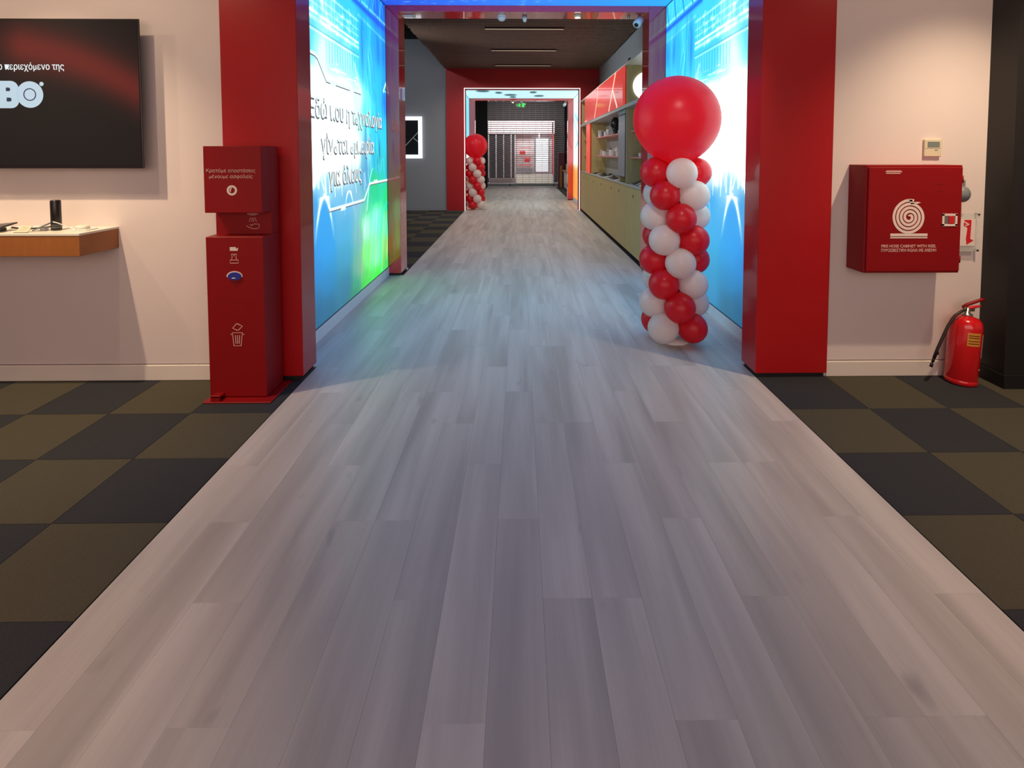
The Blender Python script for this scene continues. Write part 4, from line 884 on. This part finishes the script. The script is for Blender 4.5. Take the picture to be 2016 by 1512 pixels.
p = MB().bbox(-.11, .11, -.07, .07, 0, .010, .004, 1); R = Matrix.Rotation(.10, 3, 'Z') @ Matrix.Rotation(.12, 3, 'X') @ Matrix.Rotation(-.10, 3, 'Y')
p.v = [tuple((R @ Vector(v))+Vector((-3.43, 3.57, ST+.024))) for v in p.v]; p.build('body', BLACKP, t); MB().box(-3.47, -3.38, 3.54, 3.62, ST, ST+.02).build('stand', BLACKP, t)
tag(MB().tube([(-3.33, 3.60, ST+.022), (-3.29, 3.62, ST+.012), (-3.25, 3.64, ST+.008), (-3.21, 3.70, ST+.006), (-3.21, 3.79, ST+.006)], .005).build('cable', BLACKP), 'black cable running from the tablet to the wall', 'cable')
tag(MB().bbox(-3.42, -3.24, 3.68, 3.76, ST, ST+.012, .004).build('leaflet_pad', WHITEP), 'flat white leaflet lying at the back of the shelf', 'leaflet')

# ------------------------------------------------------------------ hose cabinet, wall devices, extinguisher
t = thing('fire_hose_cabinet', (2.65, 3.71, .79), 'red metal fire hose cabinet with a white spiral hose symbol', 'fire hose cabinet')
cx0, cx1, cz0, cz1, cy = 2.322, 2.975, .790, 1.520, 3.610
MB().bbox(cx0, cx1, cy+.006, W, cz0, cz1, .003, 1).build('case', REDSAT, t)
d = MB().bbox(cx0+.012, cx1-.006, cy-.006, cy+.006, cz0+.014, cz1-.014, .003, 1).build('door', REDSAT, t)
F = cy-.0065
sc0 = (2.615, 1.170); P = []; Wd = []
n = 150; turns = 4.15
for i in range(n+1):
    q = i/n; th = q*turns*2*PI; r_ = .010+.0255*turns*q*.97; a = PI/2-.25+turns*2*PI-th
    P.append((sc0[0]+r_*math.cos(a), sc0[1]+r_*math.sin(a)*1.03)); Wd.append(.0175 if q > .04 else .010)
MB().ribbon(P, Wd, 'y', F, .0015).build('spiral_symbol', WHITEINK, d)
nz = MB().prism([(2.595, 1.288), (2.632, 1.288), (2.632, 1.270), (2.668, 1.274), (2.690, 1.268), (2.668, 1.262), (2.622, 1.258), (2.612, 1.284)], 'y', F-.0015, F)
nz.build('nozzle_symbol', WHITEINK, d)
MB().box(2.490, 2.742, F-.0015, F, 1.042, 1.060).box(2.490, 2.742, F-.0015, F, 1.028, 1.036).build('bar_symbol', WHITEINK, d)
for body, z_, w_ in (('FIRE HOSE CABINET WITH REEL', .966, .375), ('ΠΥΡΟΣΒΕΣΤΙΚΗ ΦΩΛΙΑ ΜΕ ΑΝΕΜΗ', .937, .375)):
    a = text('lettering', body, .027, PINKWHITE, d, (2.430, F-.0005, z_), FX, UP, .0005, .0004); cw = max(v.co.x for v in a.data.vertices)
    for v in a.data.vertices: v.co.x *= w_/cw
MB().box(2.448, 2.545, F-.0012, F, 1.462, 1.468).box(2.444, 2.555, F-.0012, F, 1.473, 1.479).box(2.450, 2.548, F-.0012, F, 1.480, 1.484).build('sticker', PINKWHITE, d)
MB().box(2.515, 2.53, F-.001, F, 1.39, 1.395).box(2.795, 2.84, F-.001, F, 1.392, 1.396).box(2.800, 2.83, F-.001, F, 1.345, 1.349).build('worn_print', DARKINK, d)
h = MB().box(2.838, 2.852, F-.004, F, 1.112, 1.192).box(2.926, 2.940, F-.004, F, 1.112, 1.192).box(2.838, 2.940, F-.004, F, 1.180, 1.194).box(2.838, 2.940, F-.004, F, 1.110, 1.124)
hh = h.build('handle_frame', WHITEINK, d); MB().bbox(2.852, 2.926, F-.001, F+.001, 1.124, 1.180, .0004, 1).build('handle_recess', CHROME, hh); MB().bbox(2.882, 2.918, F-.006, F, 1.126, 1.178, .002, 1).build('handle_tab', SIGNRED, hh)
MB().cyl((cx1-.004, cy-.002, 1.40), (cx1-.004, cy-.002, 1.45), .006, 10).cyl((cx1-.004, cy-.002, .86), (cx1-.004, cy-.002, .91), .006, 10).build('hinge', REDSAT, t)

t = thing('thermostat', (2.90, 3.795, 1.555), 'cream wall thermostat with a grey display above the hose cabinet', 'thermostat')
MB().bbox(2.842, 2.964, 3.790, W, 1.575, 1.698, .005).build('case', CREAM, t)
MB().bbox(2.862, 2.948, 3.7885, 3.7905, 1.640, 1.680, .0006, 1).build('display', LCD, t)
MB().box(2.850, 2.956, 3.7892, 3.790, 1.632, 1.634).box(2.915, 2.935, 3.7888, 3.790, 1.618, 1.624).build('key_line', GREYP, t)
t = thing('alarm_siren', (3.11, 3.79, 1.25), 'grey alarm bell half hidden behind the hose cabinet', 'alarm siren')
MB().lathe([(.062, 0), (.062, .012), (.045, .02), (.045, .05)], (3.075, W, 1.345), 20, (0, -1, 0)).build('base', GREYP, t)
MB().lathe([(.055, 0), (.060, .012), (.055, .04), (.035, .06), (.01, .068)], (3.072, 3.76, 1.315), 22, (0, -1, 0)).build('bell', GREYP, t)
MB().bbox(3.06, 3.105, 3.74, W, 1.355, 1.415, .008).build('lamp', GREYP, t)
t = thing('extinguisher_sign', (3.16, 3.79, .92), 'clear standoff sign with a red extinguisher symbol beside the cabinet', 'sign')
MB().box(3.05, 3.245, 3.778, 3.781, .905, 1.175).build('acrylic_plate', ACRYL, t)
MB().box(3.06, 3.215, 3.7765, 3.778, .945, 1.135).build('white_card', WHITEINK, t)
MB().prism([(3.135, 1.13), (3.185, 1.13), (3.18, .995), (3.205, .985), (3.155, .955), (3.150, 1.0), (3.158, 1.075), (3.13, 1.09)], 'y', 3.775, 3.7765).build('symbol', SIGNRED, t)
MB().ribbon([(3.13, 1.118), (3.16, 1.10)], .008, 'y', 3.775, .0015).ribbon([(3.14, 1.088), (3.168, 1.10)], .007, 'y', 3.775, .0015).build('symbol_line', WHITEINK, t)
for x, z_ in ((3.238, 1.168), (3.238, .912), (3.06, 1.168), (3.06, .912)): MB().cyl((x, 3.774, z_), (x, W, z_), .007, 12).build('standoff', BLACKP, t)

t = thing('fire_extinguisher', (3.085, 3.695, 0), 'red fire extinguisher on the carpet between the wall and black column', 'fire extinguisher')
ex, ey = 3.085, 3.695; A = Vector((.055, .0, 1)).normalized()
def ax(z_): return Vector((ex, ey, 0))+A*z_
MB().lathe([(.088, 0), (.097, .008), (.097, .03), (.094, .034), (.097, .040), (.097, .40), (.090, .435), (.070, .458), (.035, .470), (.028, .476)], ax(.0), 36, A).build('cylinder', mat('red_enamel', (214, 24, 30), .22, coat=.5), t)
MB().lathe([(.030, 0), (.034, .006), (.030, .016), (.018, .020), (.018, .055)], ax(.472), 20, A).build('valve', CHROME, t)
hv = MB(); q = ax(.515)
hv.bbox(q.x-.03, q.x+.045, q.y-.014, q.y+.014, q.z-.012, q.z+.02, .004, 1)
hv.build('valve_block', CHROME, t)
hl = MB().tube([q+Vector((-.035, 0, .018)), q+Vector((0, 0, .035)), q+Vector((.04, -.01, .055)), q+Vector((.085, -.02, .075)), q+Vector((.10, -.02, .072))], [.008, .012, .012, .011, .008], 10); hl.build('handle', REDSAT, t)
hl = MB().tube([q+Vector((-.03, 0, .005)), q+Vector((.02, -.01, .016)), q+Vector((.075, -.02, .03))], [.010, .011, .007], 10); hl.build('lever', SIGNRED, t)
hp = [q+Vector((-.02, -.012, .0)), q+Vector((-.06, -.025, -.004)), q+Vector((-.11, -.03, -.035)), q+Vector((-.155, -.03, -.105)), q+Vector((-.185, -.028, -.18)), q+Vector((-.215, -.02, -.27)), q+Vector((-.232, -.015, -.335))]
ho = MB().tube(hp, [.007, .009, .010, .010, .010, .010, .011], 10).build('hose', RUBBER, t)
e = hp[-1]; dv = (hp[-1]-hp[-2]).normalized()
MB().cyl(e, e+dv*.03, .0095, 12).cyl(e+dv*.042, e+dv*.068, .010, 12, .011).cyl(e+dv*.03, e+dv*.042, .006, 10).bbox(e.x+.006, e.x+.028, e.y-.008, e.y+.008, e.z+.02, e.z+.045, .003, 1).build('nozzle', BLACKP, ho)
def curved(name, m, th0, th1, z0, z1, r_, parent):
    b = MB(); n = 10; vs = []
    for j, z_ in enumerate((z0, z1)):
        for i in range(n+1):
            a = th0+(th1-th0)*i/n
            for rr_ in (r_, r_+.001):
                qv = Vector((0, 0, 1)).rotation_difference(A) @ Vector((rr_*math.cos(a), rr_*math.sin(a), z_)); vs.append(ax(0)+qv)
    s2 = 2*(n+1); fs = []
    for i in range(n): fs += [(2*i+1, 2*i+3, s2+2*i+3, s2+2*i+1), (2*i, s2+2*i, s2+2*i+2, 2*i+2)]
    return b.add(vs, fs, True).build(name, m, parent)
lb = curved('label_plate', YELLOW, -PI/2-.55, -PI/2+.30, .285, .375, .0972, t)
curved('label_plate', WHITEINK, -PI/2+.62, -PI/2+1.15, .20, .36, .0972, t)
for z_ in (.355, .340, .318, .300): curved('label_line', DARKINK, -PI/2-.48, -PI/2+.22, z_, z_+.005, .0984, lb)
curved('maker_mark', WHITEINK, -PI/2+.45, -PI/2+.68, .118, .124, .0972, t)
